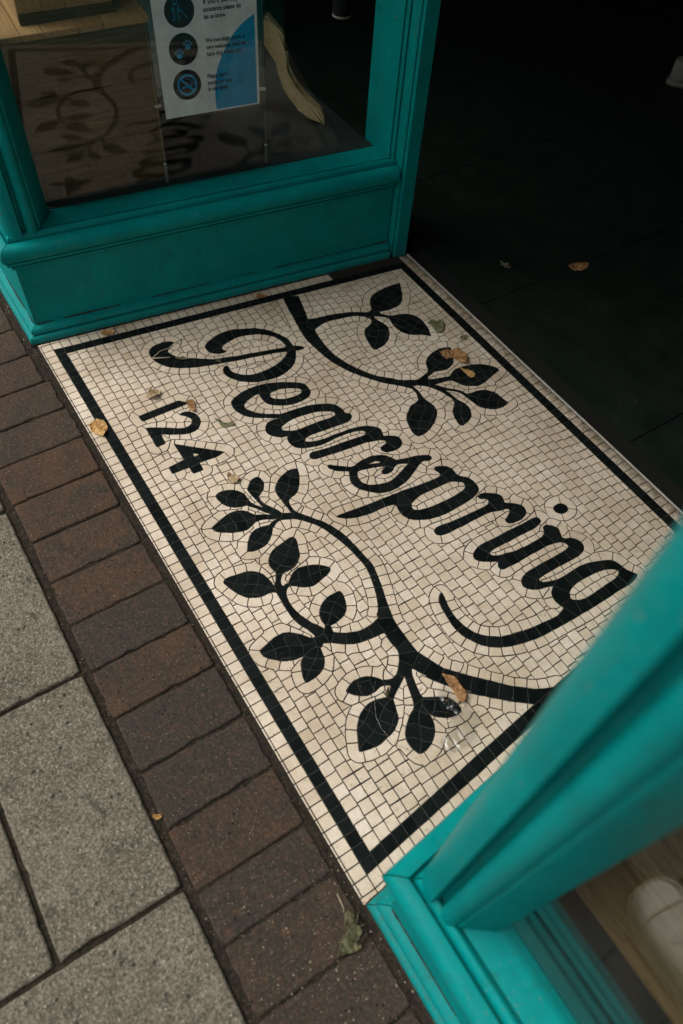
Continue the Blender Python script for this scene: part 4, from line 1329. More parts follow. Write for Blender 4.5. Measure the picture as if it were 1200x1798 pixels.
crate = empty('wooden_crate')
crate.matrix_world = frame_matrix(LB, 0.187, 0.296, 0.6668) @ Matrix.Rotation(math.radians(3.2), 4, 'Y')
tag(crate, 'upright slatted wooden crate standing on the brown plinth', 'crate')
for z0, z1 in ((-0.012, 0.0), (-0.312, -0.30)):
    lbox('rail', -0.101, 0.0155, 0.0, 0.019, z0, z1 + 0.002, M['oak'], crate, 0.0008)
    lbox('rail', 0.0165, 0.101, 0.0, 0.019, z0, z1 + 0.0012, M['oak'], crate, 0.0008)
    for k in range(4):
        a = -0.101 + k * 0.0505
        lbox('slat', a + 0.0004, a + 0.0501, 0.0195, 0.30, z0 + 0.001, z1 - 0.001 + rnd.uniform(-0.0006, 0.0006), M['pine'], crate, 0.0008)
for x0, x1 in ((-0.1005, -0.0905), (0.0905, 0.1005)):
    for k in range(4):
        a = -0.298 + k * 0.0712
        lbox('slat', x0, x1, 0.0, 0.30, a, a + 0.0708, M['pine'], crate, 0.0008)
lbox('base', -0.09, 0.09, 0.001, 0.01, -0.298, -0.013, M['pine'], crate, 0.0008)

# ------------------------------------------------------------------ notice in its clear holder on two steel cables
notice = empty('hanging_notice')
notice.matrix_world = frame_matrix(LB, 0.13, 0.0, 0.0)     # local x = s, y = height
tag(notice, 'white printed notice with a blue curve hanging behind the left glass', 'notice')
def flat(name, pts, w, mat, parent, th=0.0003):
    bm = bmesh.new()
    lo = [bm.verts.new((x, y, w - th)) for x, y in pts]
    hi = [bm.verts.new((x, y, w)) for x, y in pts]
    n = len(pts)
    f1 = bm.faces.new(hi); f2 = bm.faces.new(lo[::-1])
    for i in range(n):
        j = (i + 1) % n
        bm.faces.new((lo[i], lo[j], hi[j], hi[i]))
    bmesh.ops.triangulate(bm, faces=[f1, f2])
    return bm_obj(name, bm, mat, parent)
def disc(cx, cy, rx, ry=None, n=40, rot=0.0):
    ry = ry or rx
    c, s = math.cos(rot), math.sin(rot)
    return [(cx + rx * math.cos(t) * c - ry * math.sin(t) * s, cy + rx * math.cos(t) * s + ry * math.sin(t) * c) for t in (2 * math.pi * k / n for k in range(n))]
def stroke(pts, wid, closed=False):
    """outline polygon of a thin line"""
    P = [Vector(p) for p in pts]
    n = len(P)
    L_, R_ = [], []
    for i in range(n):
        a = P[(i - 1) % n] if closed or i > 0 else P[i]
        b = P[(i + 1) % n] if closed or i < n - 1 else P[i]
        t = (b - a).normalized()
        nn = Vector((-t.y, t.x)) * wid / 2
        L_.append(P[i] + nn); R_.append(P[i] - nn)
    return L_, R_
def line(name, pts, wid, w, mat, parent, closed=False):
    L_, R_ = stroke(pts, wid, closed)
    n = len(pts)
    V = [(p.x, p.y, w) for p in L_] + [(p.x, p.y, w) for p in R_]
    V += [(x, y, w - 0.0002) for x, y, _ in V]
    Fc = []
    m = n if closed else n - 1
    for i in range(m):
        j = (i + 1) % n
        Fc.append((i, n + i, n + j, j))
        Fc.append((2 * n + i, 2 * n + j, 3 * n + j, 3 * n + i))
        Fc.append((i, j, 2 * n + j, 2 * n + i))
        Fc.append((n + i, 3 * n + i, 3 * n + j, n + j))
    return mesh_obj(name, V, Fc, mat, parent)
SX0, SX1, SZ0, SZ1 = 0.4640, 0.7027, 0.4515, 0.7850
paper = flat('paper', [(SX0, SZ0), (SX1, SZ0), (SX1, SZ1), (SX0, SZ1)], 0.0, M['paper'], notice, 0.0006)
blue = [(0.6965, 0.6526), (0.683, 0.6458), (0.6675, 0.6369), (0.6555, 0.6275), (0.6443, 0.6173), (0.6315, 0.6020), (0.6200, 0.5854), (0.6105, 0.5695), (0.6021, 0.5531), (0.5972, 0.5385), (0.5938, 0.5237), (0.5912, 0.504), (0.5900, 0.485), (0.5901, 0.469), (0.5906, 0.4555), (0.6962, 0.4550)]
flat('blue_curve', blue, 0.0005, M['blue'], paper)
for k, cz in enumerate((0.5224, 0.5998, 0.6775, 0.7545)):
    ic = flat('icon_disc', disc(0.5243, cz, 0.0338), 0.0005, M['ink'], paper)
    if k == 0:            # no smoking
        line('icon', disc(0.5243, cz, 0.0215, n=40), 0.0050, 0.0010, M['blue'], ic, True)
        line('icon', [(0.5095, cz + 0.0150), (0.5390, cz - 0.0150)], 0.0048, 0.00125, M['blue'], ic)
        line('icon', [(0.5105, cz - 0.0055), (0.5360, cz - 0.0020)], 0.0042, 0.00105, M['blue'], ic)
        line('icon', [(0.5405, cz - 0.001), (0.5395, cz + 0.0025), (0.5350, cz + 0.0045), (0.5375, cz + 0.0085), (0.5325, cz + 0.0105), (0.5275, cz + 0.0115), (0.5245, cz + 0.0145)], 0.0012, 0.0011, M['blue'], ic)
    elif k == 1:          # two paw prints
        for (px, pz, rot) in ((0.5137, cz - 0.0085, 0.25), (0.5352, cz + 0.0085, -0.15)):
            flat('icon', [(px + 0.0062 * math.cos(t) * (1 - 0.18 * math.sin(t)), pz - 0.0045 + 0.0056 * math.sin(t)) for t in (2 * math.pi * q / 20 for q in range(20))], 0.0010, M['blue'], ic)
            for (dx, dz) in ((-0.0082, 0.0015), (-0.0031, 0.0068), (0.0031, 0.0068), (0.0082, 0.0015)):
                flat('icon', disc(px + dx, pz + dz, 0.0020, 0.0031, 14, rot - dx * 25), 0.0010, M['blue'], ic)
    elif k == 2:          # walking figure with a white cane
        c = 0.0
        bx, bz = 0.5180, cz
        line('icon', disc(bx - 0.002, bz + 0.0195, 0.0046, n=20), 0.0010, 0.0010, M['blue'], ic, True)
        body = [(-0.0050, 0.0135), (-0.0095, 0.0085), (-0.0105, 0.0005), (-0.0080, 0.0005), (-0.0068, 0.0065), (-0.0055, 0.0070), (-0.0062, -0.0050), (-0.0105, -0.0180), (-0.0070, -0.0195), (-0.0020, -0.0075), (0.0035, -0.0180), (0.0068, -0.0165), (0.0022, -0.0050), (0.0022, 0.0055), (0.0042, 0.0020), (0.0100, -0.0020), (0.0108, 0.0005), (0.0062, 0.0045), (0.0035, 0.0115), (0.0010, 0.0135)]
        line('icon', [(bx + x, bz + z) for x, z in body], 0.0010, 0.0010, M['blue'], ic, True)
        line('icon', [(bx + 0.0098, bz + 0.0002), (bx + 0.0245, bz - 0.0165)], 0.0009, 0.0011, M['blue'], ic)
def text_line(txt, x, z, width, parent):
    cu = bpy.data.curves.new('lettering', 'FONT')
    cu.body = txt
    cu.size = 0.0135
    cu.offset = 0.00022
    cu.resolution_u = 3
    ob = bpy.data.objects.new('lettering_curve', cu)
    COL.objects.link(ob)
    bpy.context.view_layer.update()
    dg = bpy.context.evaluated_depsgraph_get()
    me = bpy.data.meshes.new_from_object(ob.evaluated_get(dg))
    bpy.data.objects.remove(ob)
    xs_ = [v.co.x for v in me.vertices]
    k = width / (max(xs_) - min(xs_))
    me.transform(Matrix.Translation((x, z, 0.0014)) @ Matrix.Diagonal((k, 1.0, 1, 1)))
    me.materials.clear()
    me.materials.append(M['ink'])
    me.name = 'lettering'
    return link(bpy.data.objects.new('lettering', me), parent)
for txt, x, z, w in (("If you'd like any", 0.5783, 0.6842, 0.080), ('assistance please do', 0.5776, 0.6694, 0.0875), ('let us know.', 0.5775, 0.6552, 0.052),
                     ('We love dogs, yours is', 0.5771, 0.6063, 0.094), ('very welcome. And we', 0.5771, 0.5923, 0.0955), ('have dog treats too!', 0.5771, 0.5782, 0.086),
                     ("Please don't", 0.5739, 0.5298, 0.0505), ('smoke or vape', 0.5739, 0.5154, 0.0605), ('in our shop.', 0.5734, 0.5012, 0.0500)):
    text_line(txt, x, z, w, paper)
def cyl(name, a, b, r, mat, parent, n=14, r2=None):
    a, b = Vector(a), Vector(b)
    r2 = r if r2 is None else r2
    t = (b - a).normalized()
    u = t.orthogonal().normalized()
    v = t.cross(u)
    V, Fc = [], []
    for c, rr in ((a, r), (b, r2)):
        V += [c + (u * math.cos(q) + v * math.sin(q)) * rr for q in (2 * math.pi * k / n for k in range(n))]
    for i in range(n):
        j = (i + 1) % n
        Fc.append((i, j, n + j, n + i))
    Fc += [tuple(reversed(range(n))), tuple(range(n, 2 * n))]
    o = mesh_obj(name, V, Fc, mat, parent)
    auto_smooth(o, 50)
    return o
flat('clear_holder', [(SX0 - 0.011, SZ0 - 0.008), (SX1 + 0.011, SZ0 - 0.008), (SX1 + 0.011, SZ1 + 0.008), (SX0 - 0.011, SZ1 + 0.008)], -0.0030, M['acrylic'], notice, 0.0022)
for s in (0.4447, 0.7135):
    cb = cyl('steel_cable', (s, 0.345, 0.005), (s, 2.30, 0.005), 0.0006, M['wire'], notice, 8)
    fe = cyl('cable_foot', (s, 0.2985, 0.005), (s, 0.3460, 0.005), 0.0040, M['wire'], notice)
    cyl('cap', (s, 0.3461, 0.005), (s, 0.3500, 0.005), 0.0040, M['metal'], fe, 14, 0.0014)
    for zz in (0.4868, 0.760):
        dx = 0.011 if s < 0.6 else -0.011
        cyl('clamp', (s - dx * 0.35, zz, 0.005), (s + dx, zz, 0.001), 0.0038, M['metal'], notice)

# ------------------------------------------------------------------ stand with bent wooden legs
stand = empty('display_stand')
stand.matrix_world = frame_matrix(LB, 0.25, 0.0, 0.0)
tag(stand, 'dark teal display pole on curved pale wooden legs behind the notice', 'stand')
low = [(0.1955, 0.5094), (0.1784, 0.5070), (0.1585, 0.4934), (0.1433, 0.4720), (0.1342, 0.4494), (0.1267, 0.4172), (0.1158, 0.3845), (0.0962, 0.3551), (0.0729, 0.3319), (0.0458, 0.3104), (0.0000, 0.2985)]
up = [(-0.0009, 0.3009), (0.0024, 0.3205), (0.0130, 0.3389), (0.0366, 0.3523), (0.0632, 0.3668), (0.0830, 0.3882), (0.0960, 0.4084), (0.1040, 0.4348), (0.1117, 0.4695), (0.1129, 0.5096), (0.1189, 0.5231), (0.1387, 0.5404), (0.1536, 0.5580), (0.1936, 0.5512)]
def leg(mat_local):
    pts = [(-u, z) for u, z in low + up]          # foot at the origin, leg running back along -x
    bm = bmesh.new()
    a = [bm.verts.new((x, y, 0.0)) for x, y in pts]
    b = [bm.verts.new((x, y, -0.034)) for x, y in pts]
    n = len(pts)
    f1 = bm.faces.new(a); f2 = bm.faces.new(b[::-1])
    for i in range(n):
        j = (i + 1) % n
        bm.faces.new((a[j], a[i], b[i], b[j]))
    bmesh.ops.bevel(bm, geom=[e for e in bm.edges if any(len(f.verts) > 4 for f in e.link_faces)], offset=0.006, segments=4, affect='EDGES')
    bm.transform(mat_local)
    o = bm_obj('leg', bm, M['ply'], stand)
    auto_smooth(o, 40)
    return o
# the visible leg points forward and to the right, its plane turned 32 degrees to the glass
turn = Matrix.Translation((0.9346, 0, 0)) @ Matrix.Rotation(math.radians(-32), 4, 'Y')
leg(turn)
hub = Vector((0.9346 - 0.185 * math.cos(math.radians(32)), 0, -0.185 * math.sin(math.radians(32))))
for ang in (120,):
    leg(Matrix.Translation(hub) @ Matrix.Rotation(math.radians(ang), 4, 'Y') @ Matrix.Translation(-hub) @ turn)
cyl('pole', tuple(hub + Vector((0.004, 0.44, -0.008))), tuple(hub + Vector((0.004, 1.45, -0.008))), 0.024, M['darkteal'], stand, 24)
st2 = empty('hanging_tube')
st2.matrix_world = frame_matrix(LB, 0.50, 0.0, 0.0)
tag(st2, 'dim dark hanging tube with a pale rim beyond the curved wooden leg', 'hanging tube')
cyl('tube', (1.095, 0.470, 0), (1.095, 0.95, 0), 0.026, M['cloth'], st2, 20)
cyl('rim', (1.095, 0.4645, 0), (1.095, 0.4698, 0), 0.027, M['stone'], st2, 20)
cyl('rod', (1.095, 0.951, 0), (1.095, 2.56, 0), 0.006, M['cloth'], st2, 10)

# ------------------------------------------------------------------ shoes
def shoe_parts(root, mir=1, stripes=False):
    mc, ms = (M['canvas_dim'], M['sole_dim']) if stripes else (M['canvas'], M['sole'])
    """canvas shoe; toe at x = 0, heel at x = 0.28, sole on z = 0"""
    T = [0.0, 0.02, 0.06, 0.12, 0.2, 0.3, 0.42, 0.55, 0.68, 0.8, 0.9, 0.965, 1.0]
    Wd = [0.008, 0.025, 0.037, 0.0445, 0.0490, 0.050, 0.0465, 0.0415, 0.0390, 0.0390, 0.0370, 0.0300, 0.0150]
    Hh = [0.034, 0.042, 0.049, 0.053, 0.057, 0.064, 0.078, 0.094, 0.100, 0.096, 0.098, 0.100, 0.098]
    L = 0.282
    def off(t): return mir * (0.007 * math.sin(t * math.pi) - 0.006 * (1 - t) ** 2)
    n = 18
    V, Fc = [], []
    for t, w in zip(T, Wd):               # sole: rounded slab
        for k in range(n):
            a = 2 * math.pi * k / n
            y = math.copysign(abs(math.cos(a)) ** 0.35, math.cos(a)) * (w + 0.003)
            z = 0.0125 + 0.0125 * math.copysign(abs(math.sin(a)) ** 0.5, math.sin(a))
            V.append((t * L, off(t) + y, z))
    for i in range(len(T) - 1):
        for k in range(n):
            j = (k + 1) % n
            Fc.append((i * n + k, i * n + j, (i + 1) * n + j, (i + 1) * n + k))
    Fc += [tuple(range(n)), tuple((len(T) - 1) * n + k for k in reversed(range(n)))]
    so = mesh_obj('sole', V, Fc, ms, root, True)
    if stripes:
        for zz in (0.0085, 0.0185):
            V, Fc = [], []
            loop = [(t * L, off(t) + w + 0.0034) for t, w in zip(T, Wd)] + [(t * L, off(t) - w - 0.0034) for t, w in zip(reversed(T), reversed(Wd))]
            m = len(loop)
            for x, y in loop:
                V += [(x, y, zz), (x, y, zz + 0.0016)]
            for i in range(m):
                j = (i + 1) % m
                Fc.append((2 * i, 2 * j, 2 * j + 1, 2 * i + 1))
            mesh_obj('stripe', V, Fc, M['ink'], so)
    V, Fc = [], []
    n = 15
    for t, w, h in zip(T, Wd, Hh):        # upper: arches, open at the ankle
        op = 0.0
        if t > 0.5:
            op = min(1.0, (t - 0.5) / 0.1) * min(1.0, (1.02 - t) / 0.06 + 0.25)
        for k in range(n):
            a = math.pi * k / (n - 1)
            cs, sn = math.cos(a), math.sin(a)
            y = w * math.copysign(abs(cs) ** 0.6, cs)
            lim = 0.55 * w * max(0.0, min(1, op))
            if abs(y) < lim:
                y = math.copysign(lim, cs if abs(cs) > 1e-3 else 1) if abs(cs) > 1e-3 else 0.0
            z = 0.0235 + (h - 0.0235) * sn ** 0.62
            if op > 0.2 and sn > 0.93:
                z -= 0.028 * op
            V.append((t * L + (0.006 if t == 0 else 0) - (0.004 if t == 1.0 else 0), off(t) + y, z))
    for i in range(len(T) - 1):
        for k in range(n - 1):
            Fc.append((i * n + k, (i + 1) * n + k, (i + 1) * n + k + 1, i * n + k + 1))
    Fc += [tuple(range(n)), tuple((len(T) - 1) * n + k for k in reversed(range(n)))]
    upo = mesh_obj('upper', V, Fc, mc, root, True)
    sub = upo.modifiers.new('sub', 'SUBSURF'); sub.levels = 1; sub.render_levels = 2
    # welt: dark line where the upper meets the rubber, and a heel seam
    rim = [Vector((t * L + (0.003 if t == 0 else 0), off(t) + w + 0.0006, 0.0262)) for t, w in zip(T, Wd)]
    rim += [Vector((t * L - (0.002 if t == 1 else 0), off(t) - w - 0.0006, 0.0262)) for t, w in zip(reversed(T), reversed(Wd))]
    tube('welt', rim + rim[:1], 0.0012, M['twig'] if not stripes else M['ink'], so)
    # toe-cap seam
    seam = []
    for k in range(13):
        a = math.pi * k / 12
        t = 0.20
        w, h = 0.0490, 0.0575
        cs = math.cos(a)
        seam.append(Vector((t * L - 0.012 * math.sin(a), off(t) + w * math.copysign(abs(cs) ** 0.6, cs) * 0.99, 0.0245 + (h - 0.0235) * math.sin(a) ** 0.62)))
    for a, b in zip(seam, seam[1:]):
        pass
    if stripes:
        tube('heel_seam', [Vector((L * 0.985, off(1.0) + 0.013, 0.03)), Vector((L * 0.988, off(1.0) + 0.012, 0.06)), Vector((L * 0.985, off(1.0) + 0.010, 0.092))], 0.0014, M['ink'], upo)
    tube('seam', seam, 0.0013, M['twig'], upo)
    for k in range(6):                    # laces across the tongue
        t = 0.28 + k * 0.046
        h = np.interp(t, T, Hh) + 0.003
        w = 0.021
        pts = [Vector((t * L + 0.004 * (q - 2) / 2 * (-1) ** k, off(t) + w * (q - 2) / 2, h - 0.006 * abs((q - 2) / 2) ** 2)) for q in range(5)]
        tube('lace', pts, 0.0026, M['lace'], upo)
def tube(name, pts, r, mat, parent=None, n=6, taper=None):
    V, Fc = [], []
    m = len(pts)
    for i, p in enumerate(pts):
        a = pts[max(0, i - 1)]; b = pts[min(m - 1, i + 1)]
        t = (Vector(b) - Vector(a)).normalized()
        u = t.cross(Vector((0, 0, 1)))
        u = u.normalized() if u.length > 1e-4 else Vector((1, 0, 0))
        v = u.cross(t)
        rr = r if taper is None else r + (taper - r) * i / (m - 1)
        V += [Vector(p) + (u * math.cos(q) + v * math.sin(q)) * rr for q in (2 * math.pi * k / n for k in range(n))]
    for i in range(m - 1):
        for k in range(n):
            j = (k + 1) % n
            Fc.append((i * n + k, i * n + j, (i + 1) * n + j, (i + 1) * n + k))
    Fc += [tuple(reversed(range(n))), tuple((m - 1) * n + k for k in range(n))]
    return mesh_obj(name, V, Fc, mat, parent, True)

def make_shoe(label, loc, rz, mir):
    r = empty('sneaker', loc)
    r.rotation_euler.z = rz
    tag(r, label, 'sneaker', 'white sneakers on the pavers below the camera')
    shoe_parts(r, mir)
    return r
# the pair worn where the picture is taken from; only its mirror image in the lower right glass is seen
make_shoe('white sneaker mirrored in the lower right window glass', (0.120, -0.030, 0.0005), math.radians(9), 1)
make_shoe('white sneaker on the pavers, farther from the shop front', (0.22, -0.215, 0.0035), math.radians(12), -1)

# person standing inside the dark shop
def make_person():
    root = empty('person', (-1.80, 2.95, 0))
    tag(root, 'person in dark clothes and pale slip-on shoes standing inside the dark shop', 'person')
    J = {}
    verts, edges, rad = [], [], []
    def jv(name, co, r):
        J[name] = len(verts); verts.append(co); rad.append(r)
    def ed(a, b): edges.append((J[a], J[b]))
    jv('pelvis', (0.02, 0.0, 0.95), 0.13)
    jv('belly', (0.02, 0.0, 1.10), 0.125); jv('chest', (0.02, 0.0, 1.30), 0.14); jv('neck', (0.03, 0, 1.47), 0.055); jv('head', (0.05, 0, 1.60), 0.085); jv('crown', (0.05, 0, 1.70), 0.075)
    ed('pelvis', 'belly'); ed('belly', 'chest'); ed('chest', 'neck'); ed('neck', 'head'); ed('head', 'crown')
    for s, ax, ay in ((-1, -0.083, -0.043), (1, 0.03, 0.16)):
        jv('hip%d' % s, (0.02, s * 0.09, 0.90), 0.09); jv('knee%d' % s, (ax * 0.4 + 0.03, ay * 0.9, 0.50), 0.06); jv('ankle%d' % s, (ax, ay, 0.115), 0.036)
        ed('pelvis', 'hip%d' % s); ed('hip%d' % s, 'knee%d' % s); ed('knee%d' % s, 'ankle%d' % s)
        jv('sh%d' % s, (0.02, s * 0.18, 1.40), 0.06); jv('el%d' % s, (0.0, s * 0.24, 1.13), 0.045); jv('wr%d' % s, (0.10, s * 0.22, 0.92), 0.032); jv('hd%d' % s, (0.14, s * 0.21, 0.85), 0.035)
        ed('chest', 'sh%d' % s); ed('sh%d' % s, 'el%d' % s); ed('el%d' % s, 'wr%d' % s); ed('wr%d' % s, 'hd%d' % s)
    me = bpy.data.meshes.new('body')
    me.from_pydata(verts, edges, [])
    o = link(bpy.data.objects.new('body', me), root)
    me.materials.append(M['cloth'])
    sk = o.modifiers.new('skin', 'SKIN')
    layer = me.skin_vertices[0].data if me.skin_vertices else None
    if layer is None:
        bm = bmesh.new(); bm.from_mesh(me)
        bm.verts.layers.skin.verify()
        bm.to_mesh(me); bm.free()
        layer = me.skin_vertices[0].data
    for i, r in enumerate(rad):
        layer[i].radius = (r, r)
    layer[0].use_root = True
    sb = o.modifiers.new('sub', 'SUBSURF'); sb.levels = 1; sb.render_levels = 2
    bm = bmesh.new()
    bmesh.ops.create_uvsphere(bm, u_segments=16, v_segments=10, radius=0.108)
    for v in bm.verts:
        v.co = Vector((0.035, 0, 1.66)) + Vector((v.co.x, v.co.y * 0.9, v.co.z * 1.05))
    bm_obj('hair', bm, M['hair'], root, True)
    for s, ax, ay in ((-1, -0.083, -0.043), (1, 0.03, 0.16)):
        sh = bpy.data.objects.new('shoe', None)
        link(sh, root)
        sh.location = (ax + 0.175, ay + 0.137, 0.0008)
        sh.rotation_euler.z = math.radians(218)
        shoe_parts(sh, s, True)
make_person()

# ------------------------------------------------------------------ fallen leaves and litter
def leaf(label, x, y, ln, wd, rz, mat, curl=0.25, fold=0.3, lobes=0.12, seed=1, points=5, stalk=0.0, z0=0.0, warp=0.12):
    r = random.Random(seed)
    ns = Vector((seed * 3.7, seed * 1.3, seed * 0.9))
    rings, na = 5, 30
    V, Fc = [], []
    ph = r.uniform(0, 6.28)
    for k in range(rings + 1):
        f = k / rings
        for a in range(na):
            if k == 0 and a > 0:
                continue
            th_ = 2 * math.pi * a / na
            rad = 1 + lobes * math.cos(points * th_ + ph) + lobes * 1.1 * noise.noise(Vector((math.cos(th_) * 2.2, math.sin(th_) * 2.2, 0)) + ns)
            px = math.cos(th_) * rad * f
            py = math.sin(th_) * rad * f * (1 - 0.25 * math.cos(th_))
            X, Yv = px * ln / 2, py * wd / 2
            z = curl * ln * (0.55 * px * px - 0.15 * px) + fold * wd * abs(py) ** 1.4
            z += warp * wd * noise.noise(Vector((px * 1.9, py * 1.9, 0.3)) + ns) + 0.5 * warp * wd * noise.noise(Vector((px * 4.5, py * 4.5, 1.3)) + ns)
            V.append([X, Yv, z])
    def vi(k, a): return 0 if k == 0 else 1 + (k - 1) * na + a % na
    for k in range(rings):
        for a in range(na):
            if k == 0:
                Fc.append((0, vi(1, a), vi(1, a + 1)))
            else:
                Fc.append((vi(k, a), vi(k + 1, a), vi(k + 1, a + 1), vi(k, a + 1)))
    zm = min(v[2] for v in V)
    for v in V:
        v[2] += 0.0006 - zm
    root = mesh_obj('fallen_leaf', V, Fc, mat, None, True)
    root.location = (x, y, z0)
    root.rotation_euler.z = rz
    so = root.modifiers.new('thick', 'SOLIDIFY'); so.thickness = 0.0005; so.offset = 1
    tag(root, label, 'leaf', 'fallen autumn leaves')
    if stalk:
        e = V[vi(rings, 0)]
        tube('stalk', [Vector((e[0] - 0.004, e[1], e[2])), Vector((e[0] + stalk * 0.5, e[1] + 0.002, max(0.001, e[2] * 0.6))), Vector((e[0] + stalk, e[1] + 0.004, 0.0018))], 0.0008, M['twig'], root)
    return root
R_ = math.radians
# outlines of the larger leaves, metres on the floor
LP = {}
LP['gold'] = [(-1.3285, 0.2106), (-1.3342, 0.2238), (-1.3357, 0.2352), (-1.3284, 0.2432), (-1.3104, 0.2467), (-1.2958, 0.2443), (-1.2814, 0.2329), (-1.2763, 0.2236), (-1.2893, 0.2164), (-1.3028, 0.2093), (-1.3168, 0.2078)]
LP['tan'] = [(-1.3678, 0.3833), (-1.3600, 0.3891), (-1.3441, 0.4051), (-1.3357, 0.3997), (-1.3288, 0.3841), (-1.3311, 0.3760), (-1.3403, 0.3679), (-1.3449, 0.3638), (-1.3522, 0.3748)]
LP['orange'] = [(-1.2832, 0.4472), (-1.2822, 0.4556), (-1.2758, 0.4629), (-1.2477, 0.4542), (-1.2406, 0.4485), (-1.2455, 0.4443), (-1.2587, 0.4431), (-1.2710, 0.4435)]
LP['green1'] = [(-1.1985, 0.4804), (-1.1929, 0.4874), (-1.1777, 0.4951), (-1.1705, 0.5024), (-1.1660, 0.5157), (-1.1563, 0.5139), (-1.1580, 0.5003), (-1.1603, 0.4883), (-1.1722, 0.4834), (-1.1836, 0.4849)]
LP['tan2'] = [(-1.0234, 0.4243), (-1.0280, 0.4304), (-1.0198, 0.4360), (-1.0117, 0.4417), (-1.0046, 0.4454), (-0.9991, 0.4437), (-0.9938, 0.4334), (-0.9976, 0.4243), (-1.0087, 0.4190), (-1.0161, 0.4229)]
LP['grey1'] = [(-1.2275, 1.1570), (-1.2302, 1.1750), (-1.2188, 1.1825), (-1.2184, 1.1929), (-1.2063, 1.1985), (-1.1824, 1.1831), (-1.1763, 1.1587), (-1.1857, 1.1578), (-1.2000, 1.1578), (-1.2133, 1.1598)]
LP['grey2'] = [(-1.1352, 1.2016), (-1.1376, 1.2091), (-1.1327, 1.2220), (-1.1233, 1.2190), (-1.1174, 1.2100), (-1.1210, 1.2011), (-1.1282, 1.1984)]
LP['curl'] = [(-1.1115, 1.1088), (-1.1088, 1.1212), (-1.1103, 1.1337), (-1.1026, 1.1474), (-1.0964, 1.1623), (-1.0783, 1.1679), (-1.0585, 1.1655), (-1.0389, 1.1484), (-1.0462, 1.1428), (-1.0598, 1.1372), (-1.0722, 1.1338), (-1.0808, 1.1259), (-1.0836, 1.1135), (-1.0954, 1.1111)]
LP['narrow'] = [(-1.0416, 1.1215), (-1.0304, 1.1305), (-1.0200, 1.1417), (-1.0066, 1.1473), (-0.9977, 1.1450), (-0.9932, 1.1350), (-0.9996, 1.1272), (-1.0132, 1.1283), (-1.0294, 1.1249)]
LP['film'] = [(-0.3643, 0.5559), (-0.3556, 0.5679), (-0.3483, 0.5752), (-0.3335, 0.5767), (-0.3126, 0.5747), (-0.3003, 0.5679), (-0.2953, 0.5583), (-0.2988, 0.5526), (-0.3108, 0.5506), (-0.3243, 0.5554), (-0.3415, 0.5543), (-0.3546, 0.5557)]
LP['frag'] = [(-0.4006, 0.4526), (-0.3936, 0.4505), (-0.3858, 0.4410), (-0.3912, 0.4366), (-0.3971, 0.4448)]
LP['inside'] = [(-1.2216, 1.6852), (-1.2246, 1.7233), (-1.2022, 1.7500), (-1.1857, 1.7225), (-1.1934, 1.6884)]
LP['green'] = [(-0.1139, 0.1680), (-0.1053, 0.1789), (-0.0901, 0.1720), (-0.1011, 0.1828), (-0.1001, 0.1854), (-0.0873, 0.1756), (-0.0818, 0.1852), (-0.0807, 0.1779), (-0.0751, 0.1761), (-0.0697, 0.1667), (-0.0670, 0.1604), (-0.0612, 0.1643), (-0.0562, 0.1617), (-0.0567, 0.1504), (-0.0611, 0.1392), (-0.0641, 0.1284), (-0.0666, 0.1218), (-0.0744, 0.1312), (-0.0827, 0.1390), (-0.0867, 0.1506), (-0.0897, 0.1564), (-0.0985, 0.1569)]
LP['filmo'] = [(-0.3432, 0.5288), (-0.3395, 0.5485), (-0.3129, 0.5494), (-0.2976, 0.5545), (-0.2774, 0.5612), (-0.2594, 0.5689), (-0.2426, 0.5533), (-0.2299, 0.5320), (-0.2241, 0.5165), (-0.2275, 0.4946), (-0.2362, 0.4662), (-0.2593, 0.4715), (-0.2731, 0.5036), (-0.3034, 0.5143), (-0.3258, 0.5172)]
LP['thread'] = [(-0.4276, 0.4425), (-0.4119, 0.4251), (-0.3876, 0.4114), (-0.3596, 0.3964), (-0.3379, 0.3935), (-0.3127, 0.3971), (-0.2941, 0.4025), (-0.2799, 0.4134)]

